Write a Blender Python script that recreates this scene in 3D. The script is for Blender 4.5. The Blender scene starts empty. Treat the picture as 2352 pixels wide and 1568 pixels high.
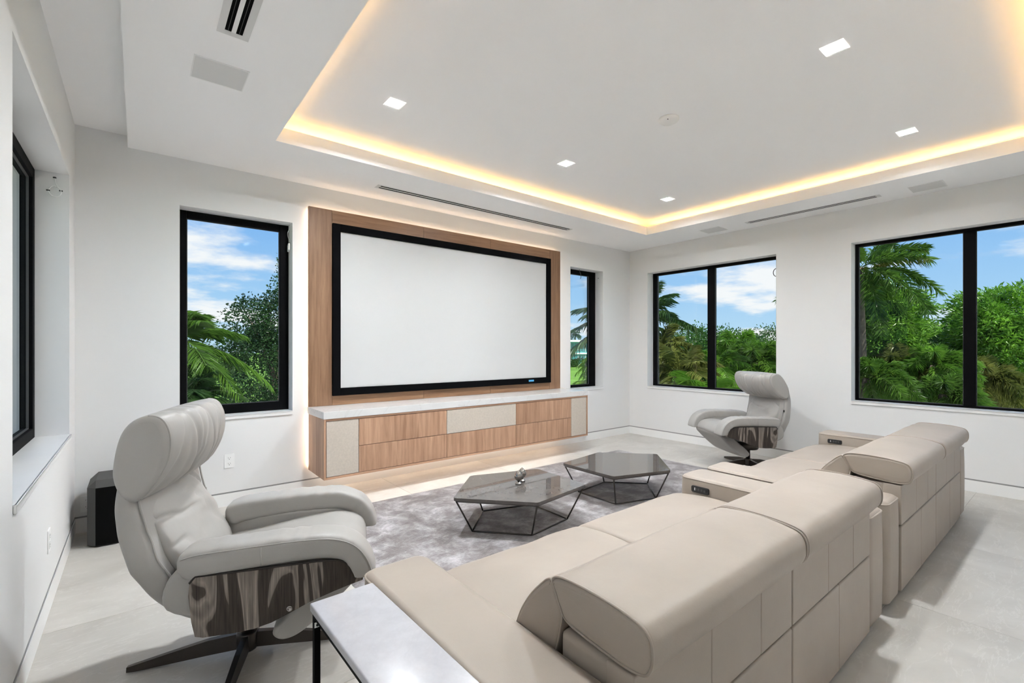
import bpy, bmesh, math, random
from mathutils import Vector, Matrix, noise

random.seed(7)
SC = bpy.context.scene
COL = SC.collection
PI = math.pi

# ------------------------------------------------------------------ camera
YAW = math.radians(38.758)
F_PX, CX, CY = 1071.45, 1176.0, 800.08
CAM_H = 1.34
cam = bpy.data.cameras.new('camera')
cam.sensor_width = 36.0
cam.lens = 36.0 * F_PX / 2352.0
cam.shift_y = (CY - 784.0) / 2352.0
cam.clip_start = 0.05
cam.clip_end = 600
camo = bpy.data.objects.new('camera', cam)
COL.objects.link(camo)
camo.location = (0, 0, CAM_H)
camo.rotation_euler = (PI / 2, 0, -YAW)
SC.camera = camo

# ------------------------------------------------------------------ render look
SC.view_settings.view_transform = 'Standard'
SC.view_settings.look = 'None'
SC.view_settings.gamma = 1.0
SC.view_settings.exposure = 0.0
SC.view_settings.use_curve_mapping = False
SC.cycles.use_denoising = True
SC.cycles.adaptive_threshold = 0.015
SC.cycles.max_bounces = 9
SC.cycles.diffuse_bounces = 6
SC.cycles.glossy_bounces = 4
SC.cycles.transparent_max_bounces = 12
SC.cycles.sample_clamp_indirect = 60.0
SC.cycles.caustics_reflective = False
SC.cycles.caustics_refractive = False

# ------------------------------------------------------------------ sky
DOWNLIGHT = (3050.0, 2500.0, 1000.0, 1180.0, 1780.0, 800.0)   # one strength per lamp, set unequal to even out the room
COVE = 27.0
BACKLIGHT = 34.0
SKY = 0.95
SUN = 6.2
world = bpy.data.worlds.new('sky')
SC.world = world
world.use_nodes = True
wn = world.node_tree
wn.nodes.clear()


def nd(tree, kind, x=0, **kw):
    n = tree.nodes.new(kind)
    for k, v in kw.items():
        if k.startswith('i_'):
            key = k[2:]
            key = int(key) if key.isdigit() else key.replace('_', ' ')
            n.inputs[key].default_value = v
        else:
            setattr(n, k, v)
    return n


def ramp(tree, stops, interp='LINEAR'):
    r = tree.nodes.new('ShaderNodeValToRGB')
    r.color_ramp.interpolation = interp
    e = r.color_ramp.elements
    while len(e) < len(stops):
        e.new(0.5)
    for el, (p, c) in zip(e, stops):
        el.position = p
        el.color = (c[0], c[1], c[2], 1.0)
    return r


def build_sky():
    L = wn.links.new
    tc = nd(wn, 'ShaderNodeTexCoord')
    sep = nd(wn, 'ShaderNodeSeparateXYZ')
    L(tc.outputs['Generated'], sep.inputs[0])
    grad = ramp(wn, [(0.0, (.58, .82, 1.0)), (0.10, (.40, .68, 1.0)), (0.25, (.22, .50, .96)), (1.0, (.09, .28, .75))])
    L(sep.outputs[2], grad.inputs[0])
    # clouds live on a plane above the place: direction divided by its height
    zc = nd(wn, 'ShaderNodeMath', operation='MAXIMUM', i_1=0.02)
    L(sep.outputs[2], zc.inputs[0])
    za = nd(wn, 'ShaderNodeMath', operation='ADD', i_1=0.16)
    L(zc.outputs[0], za.inputs[0])
    dx = nd(wn, 'ShaderNodeMath', operation='DIVIDE')
    dy = nd(wn, 'ShaderNodeMath', operation='DIVIDE')
    L(sep.outputs[0], dx.inputs[0]); L(za.outputs[0], dx.inputs[1])
    L(sep.outputs[1], dy.inputs[0]); L(za.outputs[0], dy.inputs[1])
    cmb = nd(wn, 'ShaderNodeCombineXYZ')
    L(dx.outputs[0], cmb.inputs[0]); L(dy.outputs[0], cmb.inputs[1])
    nz = nd(wn, 'ShaderNodeTexNoise', i_Scale=0.95, i_Detail=7.0, i_Roughness=0.56)
    mp = nd(wn, 'ShaderNodeMapping')
    mp.inputs['Location'].default_value = (3.7, 1.3, 0.0)
    L(cmb.outputs[0], mp.inputs[0]); L(mp.outputs[0], nz.inputs['Vector'])
    cr = ramp(wn, [(0.47, (0, 0, 0)), (0.60, (1, 1, 1))], 'EASE')
    L(nz.outputs[0], cr.inputs[0])
    mix = nd(wn, 'ShaderNodeMixRGB')
    mix.inputs[2].default_value = (1.02, 1.03, 1.06, 1)
    L(cr.outputs[0], mix.inputs[0]); L(grad.outputs[0], mix.inputs[1])
    bg = nd(wn, 'ShaderNodeBackground', i_Strength=SKY)
    L(mix.outputs[0], bg.inputs[0])
    out = nd(wn, 'ShaderNodeOutputWorld')
    L(bg.outputs[0], out.inputs[0])


build_sky()
sun = bpy.data.lights.new('sun', 'SUN')
sun.energy = SUN
sun.angle = math.radians(0.6)
sun.color = (1.0, 0.96, 0.88)
suno = bpy.data.objects.new('sun', sun)
COL.objects.link(suno)
suno.location = (0, -6, 12)
suno.rotation_euler = Vector((0.02, 0.62, -0.78)).to_track_quat('-Z', 'Y').to_euler()

# ------------------------------------------------------------------ room measures (metres)
XL, XR = -0.355, 6.10
YB, YF = -0.65, 4.614
ZS, ZL, ZC = 2.875, 2.985, 3.05        # soffit, top of cove lip, tray ceiling
HEAD, SILL = 2.497, 0.762
TX0, TX1, TY0, TY1 = 0.795, 5.371, 0.18, 3.78   # tray opening
GROUND = -3.0

FW = Vector((math.sin(YAW), math.cos(YAW), 0))
RT = Vector((math.cos(YAW), -math.sin(YAW), 0))


def at(px, py, depth):
    """point seen at a photo pixel, at a chosen depth along the view axis"""
    return Vector((0, 0, CAM_H)) + FW * depth + RT * ((px - CX) / F_PX * depth) + Vector((0, 0, (CY - py) / F_PX * depth))


# ------------------------------------------------------------------ materials
MATS = {}


def new_mat(name):
    m = bpy.data.materials.new(name)
    m.use_nodes = True
    t = m.node_tree
    t.nodes.clear()
    out = t.nodes.new('ShaderNodeOutputMaterial')
    b = t.nodes.new('ShaderNodeBsdfPrincipled')
    t.links.new(b.outputs[0], out.inputs[0])
    MATS[name] = m
    return m, t, b, out


def coords(t, scale=(1, 1, 1), rand=False, kind='Object'):
    tc = t.nodes.new('ShaderNodeTexCoord')
    mp = t.nodes.new('ShaderNodeMapping')
    mp.inputs['Scale'].default_value = scale
    t.links.new(tc.outputs[kind], mp.inputs[0])
    if rand:
        oi = t.nodes.new('ShaderNodeObjectInfo')
        mu = nd(t, 'ShaderNodeMath', operation='MULTIPLY', i_1=37.0)
        t.links.new(oi.outputs['Random'], mu.inputs[0])
        cx = t.nodes.new('ShaderNodeCombineXYZ')
        t.links.new(mu.outputs[0], cx.inputs[0])
        t.links.new(mu.outputs[0], cx.inputs[1])
        ad = nd(t, 'ShaderNodeVectorMath', operation='ADD')
        t.links.new(mp.outputs[0], ad.inputs[0])
        t.links.new(cx.outputs[0], ad.inputs[1])
        return ad.outputs[0]
    return mp.outputs[0]


def plain(name, col, rough=0.5, metal=0.0, spec=0.5, bump=0.0, bscale=200.0, var=0.0, vscale=4.0):
    m, t, b, out = new_mat(name)
    b.inputs['Base Color'].default_value = (*col, 1)
    b.inputs['Roughness'].default_value = rough
    b.inputs['Metallic'].default_value = metal
    b.inputs['Specular IOR Level'].default_value = spec
    if var:
        v = coords(t)
        n = nd(t, 'ShaderNodeTexNoise', i_Scale=vscale, i_Detail=4.0)
        t.links.new(v, n.inputs['Vector'])
        lo = tuple(c * (1 - var) for c in col)
        hi = tuple(min(1, c * (1 + var)) for c in col)
        r = ramp(t, [(0.3, lo), (0.7, hi)])
        t.links.new(n.outputs[0], r.inputs[0])
        t.links.new(r.outputs[0], b.inputs['Base Color'])
    if bump:
        v = coords(t)
        n = nd(t, 'ShaderNodeTexNoise', i_Scale=bscale, i_Detail=3.0)
        t.links.new(v, n.inputs['Vector'])
        bp = nd(t, 'ShaderNodeBump', i_Strength=bump, i_Distance=0.002)
        t.links.new(n.outputs[0], bp.inputs['Height'])
        t.links.new(bp.outputs[0], b.inputs['Normal'])
    return m


def emitter(name, col, strength):
    m, t, b, out = new_mat(name)
    b.inputs['Base Color'].default_value = (*col, 1)
    b.inputs['Emission Color'].default_value = (*col, 1)
    b.inputs['Emission Strength'].default_value = strength
    return m


def wood(name, dark, light, axis='z', rough=0.42):
    m, t, b, out = new_mat(name)
    s = {'x': (1.2, 22, 22), 'y': (22, 1.2, 22), 'z': (22, 22, 1.2)}[axis]
    v = coords(t, s, rand=True)
    n = nd(t, 'ShaderNodeTexNoise', i_Scale=1.6, i_Detail=6.0, i_Roughness=0.65, i_Distortion=0.4)
    t.links.new(v, n.inputs['Vector'])
    s2 = {'x': (.5, 4, 4), 'y': (4, .5, 4), 'z': (4, 4, .5)}[axis]
    v2 = coords(t, s2, rand=True)
    n2 = nd(t, 'ShaderNodeTexNoise', i_Scale=1.0, i_Detail=2.0)
    t.links.new(v2, n2.inputs['Vector'])
    ad = nd(t, 'ShaderNodeMath', operation='ADD')
    mu = nd(t, 'ShaderNodeMath', operation='MULTIPLY', i_1=0.5)
    t.links.new(n2.outputs[0], mu.inputs[0])
    t.links.new(n.outputs[0], ad.inputs[0]); t.links.new(mu.outputs[0], ad.inputs[1])
    r = ramp(t, [(0.52, dark), (0.98, light)])
    t.links.new(ad.outputs[0], r.inputs[0])
    t.links.new(r.outputs[0], b.inputs['Base Color'])
    b.inputs['Roughness'].default_value = rough
    b.inputs['Specular IOR Level'].default_value = 0.35
    bp = nd(t, 'ShaderNodeBump', i_Strength=0.08, i_Distance=0.001)
    t.links.new(n.outputs[0], bp.inputs['Height'])
    t.links.new(bp.outputs[0], b.inputs['Normal'])
    return m


def zebra_wood(name):
    m, t, b, out = new_mat(name)
    v = coords(t, (1, 0.0, 0.26))
    n0 = nd(t, 'ShaderNodeTexNoise', i_Scale=5.5, i_Detail=3.0, i_Roughness=0.45, i_Distortion=0.9)
    t.links.new(v, n0.inputs['Vector'])
    w = nd(t, 'ShaderNodeMath', operation='MULTIPLY', i_1=34.0)
    t.links.new(n0.outputs[0], w.inputs[0])
    sn = nd(t, 'ShaderNodeMath', operation='SINE')
    t.links.new(w.outputs[0], sn.inputs[0])
    mr = nd(t, 'ShaderNodeMapRange')
    mr.inputs[1].default_value = -1.0; mr.inputs[2].default_value = 1.0
    t.links.new(sn.outputs[0], mr.inputs[0])
    r = ramp(t, [(0.0, (.050, .041, .035)), (0.52, (.066, .054, .046)), (0.60, (.19, .162, .140)), (0.82, (.26, .225, .195)), (1.0, (.17, .145, .125))])
    t.links.new(mr.outputs[0], r.inputs[0])
    vf = coords(t, (190, 1, 7))
    nf = nd(t, 'ShaderNodeTexNoise', i_Scale=1.0, i_Detail=4.0, i_Distortion=0.6)
    t.links.new(vf, nf.inputs['Vector'])
    rf_ = ramp(t, [(0.3, (.62, .62, .62)), (0.7, (1.3, 1.3, 1.3))])
    t.links.new(nf.outputs[0], rf_.inputs[0])
    mx = nd(t, 'ShaderNodeMixRGB', blend_type='MULTIPLY', i_0=1.0)
    t.links.new(r.outputs[0], mx.inputs[1]); t.links.new(rf_.outputs[0], mx.inputs[2])
    t.links.new(mx.outputs[0], b.inputs['Base Color'])
    b.inputs['Roughness'].default_value = 0.6
    b.inputs['Specular IOR Level'].default_value = 0.12
    return m


def leather(name, col, rough=0.46):
    m, t, b, out = new_mat(name)
    v = coords(t)
    n = nd(t, 'ShaderNodeTexNoise', i_Scale=3.0, i_Detail=4.0)
    t.links.new(v, n.inputs['Vector'])
    r = ramp(t, [(0.3, tuple(c * .93 for c in col)), (0.7, tuple(c * 1.05 for c in col))])
    t.links.new(n.outputs[0], r.inputs[0])
    t.links.new(r.outputs[0], b.inputs['Base Color'])
    b.inputs['Roughness'].default_value = rough
    b.inputs['Specular IOR Level'].default_value = 0.35
    n2 = nd(t, 'ShaderNodeTexVoronoi', i_Scale=420.0)
    t.links.new(v, n2.inputs['Vector'])
    n3 = nd(t, 'ShaderNodeTexNoise', i_Scale=9.0, i_Detail=5.0)
    t.links.new(v, n3.inputs['Vector'])
    b1 = nd(t, 'ShaderNodeBump', i_Strength=0.10, i_Distance=0.001)
    t.links.new(n2.outputs[0], b1.inputs['Height'])
    b2 = nd(t, 'ShaderNodeBump', i_Strength=0.25, i_Distance=0.006)
    t.links.new(n3.outputs[0], b2.inputs['Height'])
    t.links.new(b1.outputs[0], b2.inputs['Normal'])
    t.links.new(b2.outputs[0], b.inputs['Normal'])
    return m


def stone_floor(name):
    m, t, b, out = new_mat(name)
    v = coords(t, (1, 1, 1), rand=True)
    n = nd(t, 'ShaderNodeTexNoise', i_Scale=1.6, i_Detail=9.0, i_Roughness=0.62, i_Distortion=0.5)
    t.links.new(v, n.inputs['Vector'])
    r = ramp(t, [(0.30, (.43, .405, .365)), (0.5, (.515, .49, .45)), (0.72, (.60, .575, .53))])
    t.links.new(n.outputs[0], r.inputs[0])
    vs = coords(t, (1.2, 5.0, 1), rand=True)
    ns = nd(t, 'ShaderNodeTexNoise', i_Scale=2.2, i_Detail=6.0, i_Roughness=0.6, i_Distortion=0.5)
    t.links.new(vs, ns.inputs['Vector'])
    rs = ramp(t, [(0.485, (0, 0, 0)), (0.5, (1, 1, 1)), (0.515, (0, 0, 0))])
    t.links.new(ns.outputs[0], rs.inputs[0])
    mx = nd(t, 'ShaderNodeMixRGB')
    mx.inputs[2].default_value = (.82, .80, .76, 1)
    mm = nd(t, 'ShaderNodeMath', operation='MULTIPLY', i_1=0.2)
    t.links.new(rs.outputs[0], mm.inputs[0])
    t.links.new(mm.outputs[0], mx.inputs[0]); t.links.new(r.outputs[0], mx.inputs[1])
    t.links.new(mx.outputs[0], b.inputs['Base Color'])
    b.inputs['Roughness'].default_value = 0.36
    bp = nd(t, 'ShaderNodeBump', i_Strength=0.12, i_Distance=0.002)
    t.links.new(n.outputs[0], bp.inputs['Height'])
    t.links.new(bp.outputs[0], b.inputs['Normal'])
    return m


def veined(name, base, vein, scale, rough, amount=0.6, cloud=None, width=0.02, distortion=1.4):
    m, t, b, out = new_mat(name)
    v = coords(t, (1, 1, 1), rand=True)
    n = nd(t, 'ShaderNodeTexNoise', i_Scale=scale, i_Detail=7.0, i_Roughness=0.6, i_Distortion=distortion)
    t.links.new(v, n.inputs['Vector'])
    rv = ramp(t, [(0.5 - width, (0, 0, 0)), (0.5, (1, 1, 1)), (0.5 + width, (0, 0, 0))])
    t.links.new(n.outputs[0], rv.inputs[0])
    n2 = nd(t, 'ShaderNodeTexNoise', i_Scale=scale * 2.3, i_Detail=8.0, i_Roughness=0.7)
    t.links.new(v, n2.inputs['Vector'])
    cl = cloud or tuple(c * 0.88 for c in base)
    rc = ramp(t, [(0.35, cl), (0.65, base)])
    t.links.new(n2.outputs[0], rc.inputs[0])
    mm = nd(t, 'ShaderNodeMath', operation='MULTIPLY', i_1=amount)
    t.links.new(rv.outputs[0], mm.inputs[0])
    mx = nd(t, 'ShaderNodeMixRGB')
    mx.inputs[2].default_value = (*vein, 1)
    t.links.new(mm.outputs[0], mx.inputs[0]); t.links.new(rc.outputs[0], mx.inputs[1])
    t.links.new(mx.outputs[0], b.inputs['Base Color'])
    b.inputs['Roughness'].default_value = rough
    return m


def rug_mat(name):
    m, t, b, out = new_mat(name)
    v = coords(t)
    n = nd(t, 'ShaderNodeTexNoise', i_Scale=5.0, i_Detail=8.0, i_Roughness=0.7, i_Distortion=0.3)
    t.links.new(v, n.inputs['Vector'])
    r = ramp(t, [(0.35, (.10, .086, .084)), (0.46, (.175, .155, .153)), (0.54, (.275, .256, .258)), (0.66, (.46, .44, .452))])
    t.links.new(n.outputs[0], r.inputs[0])
    n2 = nd(t, 'ShaderNodeTexNoise', i_Scale=34.0, i_Detail=3.0)
    v2 = coords(t, (1, 2.2, 1))
    t.links.new(v2, n2.inputs['Vector'])
    r2 = ramp(t, [(0.3, (.82, .82, .82)), (0.7, (1.15, 1.15, 1.15))])
    t.links.new(n2.outputs[0], r2.inputs[0])
    mx = nd(t, 'ShaderNodeMixRGB', blend_type='MULTIPLY', i_0=1.0)
    t.links.new(r.outputs[0], mx.inputs[1]); t.links.new(r2.outputs[0], mx.inputs[2])
    t.links.new(mx.outputs[0], b.inputs['Base Color'])
    b.inputs['Roughness'].default_value = 0.75
    b.inputs['Sheen Weight'].default_value = 0.5
    b.inputs['Sheen Roughness'].default_value = 0.4
    n3 = nd(t, 'ShaderNodeTexNoise', i_Scale=160.0, i_Detail=2.0)
    t.links.new(v, n3.inputs['Vector'])
    bp = nd(t, 'ShaderNodeBump', i_Strength=0.5, i_Distance=0.006)
    t.links.new(n3.outputs[0], bp.inputs['Height'])
    t.links.new(bp.outputs[0], b.inputs['Normal'])
    return m


def leaf_mat(name, dark, light, scale=1.2, gloss=0.35, trans=0.35):
    m, t, b, out = new_mat(name)
    g = t.nodes.new('ShaderNodeNewGeometry')
    n = nd(t, 'ShaderNodeTexNoise', i_Scale=scale, i_Detail=5.0, i_Roughness=0.7)
    t.links.new(g.outputs['Position'], n.inputs['Vector'])
    r = ramp(t, [(0.34, dark), (0.66, light)])
    t.links.new(n.outputs[0], r.inputs[0])
    t.links.new(r.outputs[0], b.inputs['Base Color'])
    b.inputs['Roughness'].default_value = gloss
    b.inputs['Specular IOR Level'].default_value = 0.4
    tr = t.nodes.new('ShaderNodeBsdfTranslucent')
    t.links.new(r.outputs[0], tr.inputs[0])
    ms = nd(t, 'ShaderNodeMixShader', i_0=trans)
    t.links.new(b.outputs[0], ms.inputs[1]); t.links.new(tr.outputs[0], ms.inputs[2])
    t.links.new(ms.outputs[0], out.inputs[0])
    return m


def glass_mat(name, tint=(1, 1, 1)):
    m, t, b, out = new_mat(name)
    t.nodes.remove(b)
    tr = t.nodes.new('ShaderNodeBsdfTransparent')
    tr.inputs[0].default_value = (*tint, 1)
    gl = t.nodes.new('ShaderNodeBsdfGlossy')
    gl.inputs['Roughness'].default_value = 0.0
    fr = nd(t, 'ShaderNodeFresnel', i_IOR=1.35)
    ms = t.nodes.new('ShaderNodeMixShader')
    mu = nd(t, 'ShaderNodeMath', operation='MULTIPLY', i_1=0.25)
    t.links.new(fr.outputs[0], mu.inputs[0])
    t.links.new(mu.outputs[0], ms.inputs[0])
    t.links.new(tr.outputs[0], ms.inputs[1]); t.links.new(gl.outputs[0], ms.inputs[2])
    t.links.new(ms.outputs[0], out.inputs[0])
    return m


plain('wall_paint', (.75, .75, .745), 0.7, spec=0.25, bump=0.06, bscale=320)
plain('ceiling_paint', (.92, .92, .92), 0.75, spec=0.2, bump=0.05, bscale=320)
plain('trim_paint', (.82, .82, .81), 0.5, spec=0.3)
plain('sill_stone', (.80, .80, .79), 0.3, var=0.03)
plain('reveal_shade', (.28, .28, .28), 0.5, metal=0.3)  # grey for the shade in the recess above the baseboards
plain('grout', (.40, .38, .35), 0.85)
stone_floor('limestone')
plain('black_aluminium', (.003, .003, .0035), 0.65, spec=0.06)
plain('gasket_grey', (.05, .05, .05), 0.6)
glass_mat('window_glass', (.97, .985, .98))
plain('screen_fabric', (.53, .53, .525), 0.9, spec=0.1, bump=0.1, bscale=900)
plain('black_velvet', (.003, .003, .0035), 0.9, spec=0.05)
plain('blue_plate', (.09, .42, .75), 0.3, spec=0.6)
wood('oak_vertical', (.32, .178, .108), (.58, .365, .24), 'z')
wood('oak_horizontal', (.32, .178, .108), (.58, .365, .24), 'x')
wood('shaded_oak_vertical', (.165, .086, .046), (.31, .178, .104), 'z')  # cabinet's oak veneer again, the panelling's dimmer light put into the colour
wood('shaded_oak_horizontal', (.18, .092, .047), (.33, .185, .102), 'x')  # same darkened copy of the oak, grain along the wall
plain('dark_gap', (.02, .015, .012), 0.8)
plain('linen_panel', (.55, .49, .42), 0.85, spec=0.15, bump=0.35, bscale=520, var=0.06, vscale=60)
veined('white_quartz', (.66, .66, .65), (.50, .48, .45), 1.3, 0.16, 0.4, cloud=(.63, .63, .62), width=0.012)
veined('white_marble', (.49, .49, .515), (.40, .40, .43), 5.0, 0.28, 0.35, cloud=(.42, .42, .448), width=0.05)
veined('dark_marble', (.115, .103, .094), (.40, .37, .34), 3.0, 0.035, 0.10, cloud=(.092, .082, .075), width=0.006)
plain('bronze_metal', (.085, .078, .072), 0.35, metal=0.9)
plain('dark_bronze_base', (.075, .065, .058), 0.33, metal=0.85)
plain('chrome', (.33, .315, .30), 0.06, metal=1.0)
leather('sofa_leather', (.345, .296, .250))
leather('chair_leather', (.365, .352, .331), 0.42)
zebra_wood('zebra_wood')
plain('plastic_white', (.82, .82, .81), 0.35)
plain('plastic_black', (.012, .012, .013), 0.35)
plain('grey_button', (.05, .05, .052), 0.4)
plain('subwoofer_grey', (.050, .049, .047), 0.6)
plain('grille_cloth', (.004, .004, .004), 0.95, spec=0.05)
plain('speaker_mesh', (.70, .70, .69), 0.8, spec=0.1, bump=0.5, bscale=700)
rug_mat('silk_rug')
for _k in range(6):
    emitter('downlight_lens_%d' % _k, (0.91, 0.955, 1.0), DOWNLIGHT[_k])
emitter('cove_led', (1.0, 0.58, 0.16), COVE)
emitter('backlight_led', (1.0, 0.74, 0.52), BACKLIGHT)
plain('lawn', (.15, .29, .05), 0.9, spec=0.1, var=0.25, vscale=0.15)
leaf_mat('palm_green', (.035, .10, .014), (.17, .33, .045))
leaf_mat('palm_dark', (.020, .060, .016), (.085, .18, .045))
leaf_mat('palm_bright', (.055, .16, .015), (.26, .50, .06))
leaf_mat('palm_olive', (.075, .12, .02), (.31, .33, .085))
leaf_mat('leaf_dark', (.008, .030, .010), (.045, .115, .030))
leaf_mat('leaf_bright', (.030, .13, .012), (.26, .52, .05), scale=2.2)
leaf_mat('leaf_mid', (.020, .075, .012), (.09, .22, .035))
leaf_mat('leaf_far', (.035, .085, .028), (.12, .22, .055))
plain('bark', (.16, .13, .10), 0.9, bump=0.6, bscale=30, var=0.3, vscale=8)
plain('house_white', (.78, .82, .82), 0.7)
plain('house_teal', (.09, .42, .42), 0.35)
plain('house_glass', (.05, .22, .24), 0.1)
M = MATS


# ------------------------------------------------------------------ mesh helpers
def link(name, me, mat, parent=None, smooth=False):
    o = bpy.data.objects.new(name, me)
    COL.objects.link(o)
    if mat is not None:
        me.materials.append(M[mat])
    if parent is not None:
        o.parent = parent
    if smooth:
        for p in me.polygons:
            p.use_smooth = True
    return o


def mesh(name, verts, faces, mat, parent=None, smooth=False):
    me = bpy.data.meshes.new(name)
    me.from_pydata([tuple(v) for v in verts], [], faces)
    me.update()
    return link(name, me, mat, parent, smooth)


def from_bm(name, bm, mat, parent=None, smooth=False):
    bmesh.ops.recalc_face_normals(bm, faces=bm.faces)
    me = bpy.data.meshes.new(name)
    bm.to_mesh(me)
    bm.free()
    return link(name, me, mat, parent, smooth)


def bm_box(bm, x0, x1, y0, y1, z0, z1):
    vs = [bm.verts.new((x, y, z)) for x in (x0, x1) for y in (y0, y1) for z in (z0, z1)]
    for f in ((0, 1, 3, 2), (4, 6, 7, 5), (0, 4, 5, 1), (2, 3, 7, 6), (0, 2, 6, 4), (1, 5, 7, 3)):
        bm.faces.new([vs[i] for i in f])
    return vs


def box(name, x, y, z, mat, parent=None, r=0.0, seg=2):
    bm = bmesh.new()
    bm_box(bm, x[0], x[1], y[0], y[1], z[0], z[1])
    if r > 0:
        bmesh.ops.bevel(bm, geom=bm.edges[:], offset=r, segments=seg, profile=0.5, affect='EDGES')
    return from_bm(name, bm, mat, parent, smooth=False if r == 0 else True if seg > 2 else False)


def boxes(name, lst, mat, parent=None):
    bm = bmesh.new()
    for b in lst:
        bm_box(bm, *b)
    return from_bm(name, bm, mat, parent)


def cells(name, axis, p0, p1, u0, u1, z0, z1, holes, mat, parent=None):
    """a wall slab with openings: one mesh, no inner faces. axis 'x': wall runs along x"""
    us = sorted({u0, u1, *[h[0] for h in holes], *[h[1] for h in holes]})
    zs = sorted({z0, z1, *[h[2] for h in holes], *[h[3] for h in holes]})
    vid, verts, fs = {}, [], {}

    def V(u, p, z):
        k = (round(u, 4), round(p, 4), round(z, 4))
        if k not in vid:
            vid[k] = len(verts)
            verts.append((u, p, z) if axis == 'x' else (p, u, z) if axis == 'y' else (u, z, p))
        return vid[k]

    for a, b in zip(us, us[1:]):
        for c, d in zip(zs, zs[1:]):
            if any(a >= h[0] - 1e-6 and b <= h[1] + 1e-6 and c >= h[2] - 1e-6 and d <= h[3] + 1e-6 for h in holes):
                continue
            q = [V(u, p, z) for u in (a, b) for p in (p0, p1) for z in (c, d)]
            for f in ((0, 1, 3, 2), (4, 6, 7, 5), (0, 4, 5, 1), (2, 3, 7, 6), (0, 2, 6, 4), (1, 5, 7, 3)):
                ff = [q[i] for i in f]
                k = frozenset(ff)
                if k in fs:
                    fs[k] = None
                else:
                    fs[k] = ff
    bm = bmesh.new()
    bv = [bm.verts.new(v) for v in verts]
    for f in fs.values():
        if f:
            bm.faces.new([bv[i] for i in f])
    return from_bm(name, bm, mat, parent)


def closed_spline(pts, n):
    k = len(pts)
    out = []
    per = max(2, n // k)
    for i in range(k):
        p0, p1, p2, p3 = (Vector((*pts[(i + j) % k], 0)) for j in (-1, 0, 1, 2))
        for s in range(per):
            t = s / per
            v = 0.5 * ((2 * p1) + (-p0 + p2) * t + (2 * p0 - 5 * p1 + 4 * p2 - p3) * t * t + (-p0 + 3 * p1 - 3 * p2 + p3) * t ** 3)
            out.append((v.x, v.y))
    return out


def open_spline(pts, per=6):
    P = [Vector(p) for p in pts]
    P = [P[0] * 2 - P[1]] + P + [P[-1] * 2 - P[-2]]
    out = []
    for i in range(1, len(P) - 2):
        p0, p1, p2, p3 = P[i - 1:i + 3]
        for s in range(per):
            t = s / per
            out.append(0.5 * ((2 * p1) + (-p0 + p2) * t + (2 * p0 - 5 * p1 + 4 * p2 - p3) * t * t + (-p0 + 3 * p1 - 3 * p2 + p3) * t ** 3))
    out.append(P[-2].copy())
    return out


def rrect(x0, x1, y0, y1, r, n=5):
    out = []
    for cx, cy, a in ((x1 - r, y1 - r, 0), (x0 + r, y1 - r, 90), (x0 + r, y0 + r, 180), (x1 - r, y0 + r, 270)):
        for i in range(n + 1):
            t = math.radians(a + 90 * i / n)
            out.append((cx + r * math.cos(t), cy + r * math.sin(t)))
    return out


def inset(prof, d):
    n = len(prof)
    area = sum(prof[i][0] * prof[(i + 1) % n][1] - prof[(i + 1) % n][0] * prof[i][1] for i in range(n))
    s = 1 if area > 0 else -1
    out = []
    for i in range(n):
        ax, ay = prof[i - 1]
        bx, by = prof[(i + 1) % n]
        tx, ty = bx - ax, by - ay
        l = math.hypot(tx, ty) or 1
        out.append((prof[i][0] - s * ty / l * d, prof[i][1] + s * tx / l * d))
    return out


MAP_X = lambda u, v, a: (a, u, v)      # profile in (y, z), swept along x
MAP_Y = lambda u, v, a: (u, a, v)      # profile in (x, z), swept along y
MAP_Z = lambda u, v, a: (u, v, a)      # profile in (x, y), swept along z


def loft(name, prof, a0, a1, r, mp, mat, parent=None, m=5, mid=1, crown=0.0, wr=None, r1=None):
    """cushion: a closed outline swept from a0 to a1 with rounded ends"""
    r1 = r if r1 is None else r1
    st = []
    for k in range(m + 1):
        th = PI / 2 * k / m
        st.append((a0 + r * (1 - math.cos(th)), r * (1 - math.sin(th))))
    for k in range(1, mid + 1):
        st.append((a0 + r + (a1 - r1 - a0 - r) * k / (mid + 1), 0.0))
    for k in range(m, -1, -1):
        th = PI / 2 * k / m
        st.append((a1 - r1 * (1 - math.cos(th)), r1 * (1 - math.sin(th))))
    n = len(prof)
    cu = sum(p[0] for p in prof) / n
    cv = sum(p[1] for p in prof) / n
    verts, faces = [], []
    for a, d in st:
        tt = (a - a0) / (a1 - a0)
        c = crown * (4 * tt * (1 - tt))
        ring = inset(prof, d - c)
        for u, v in ring:
            p = Vector(mp(u, v, a))
            if wr:
                p = wr(p, u, v, a, cu, cv)
            verts.append(p)
    ns = len(st)
    for i in range(ns - 1):
        for j in range(n):
            faces.append((i * n + j, i * n + (j + 1) % n, (i + 1) * n + (j + 1) % n, (i + 1) * n + j))
    for i in (0, ns - 1):
        faces.append(tuple(i * n + j for j in range(n)))
    bm = bmesh.new()
    bv = [bm.verts.new(v) for v in verts]
    for f in faces:
        bm.faces.new([bv[k] for k in f])
    o = from_bm(name, bm, mat, parent, smooth=True)
    for p in o.data.polygons[-2:]:
        p.use_smooth = False
    return o


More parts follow.
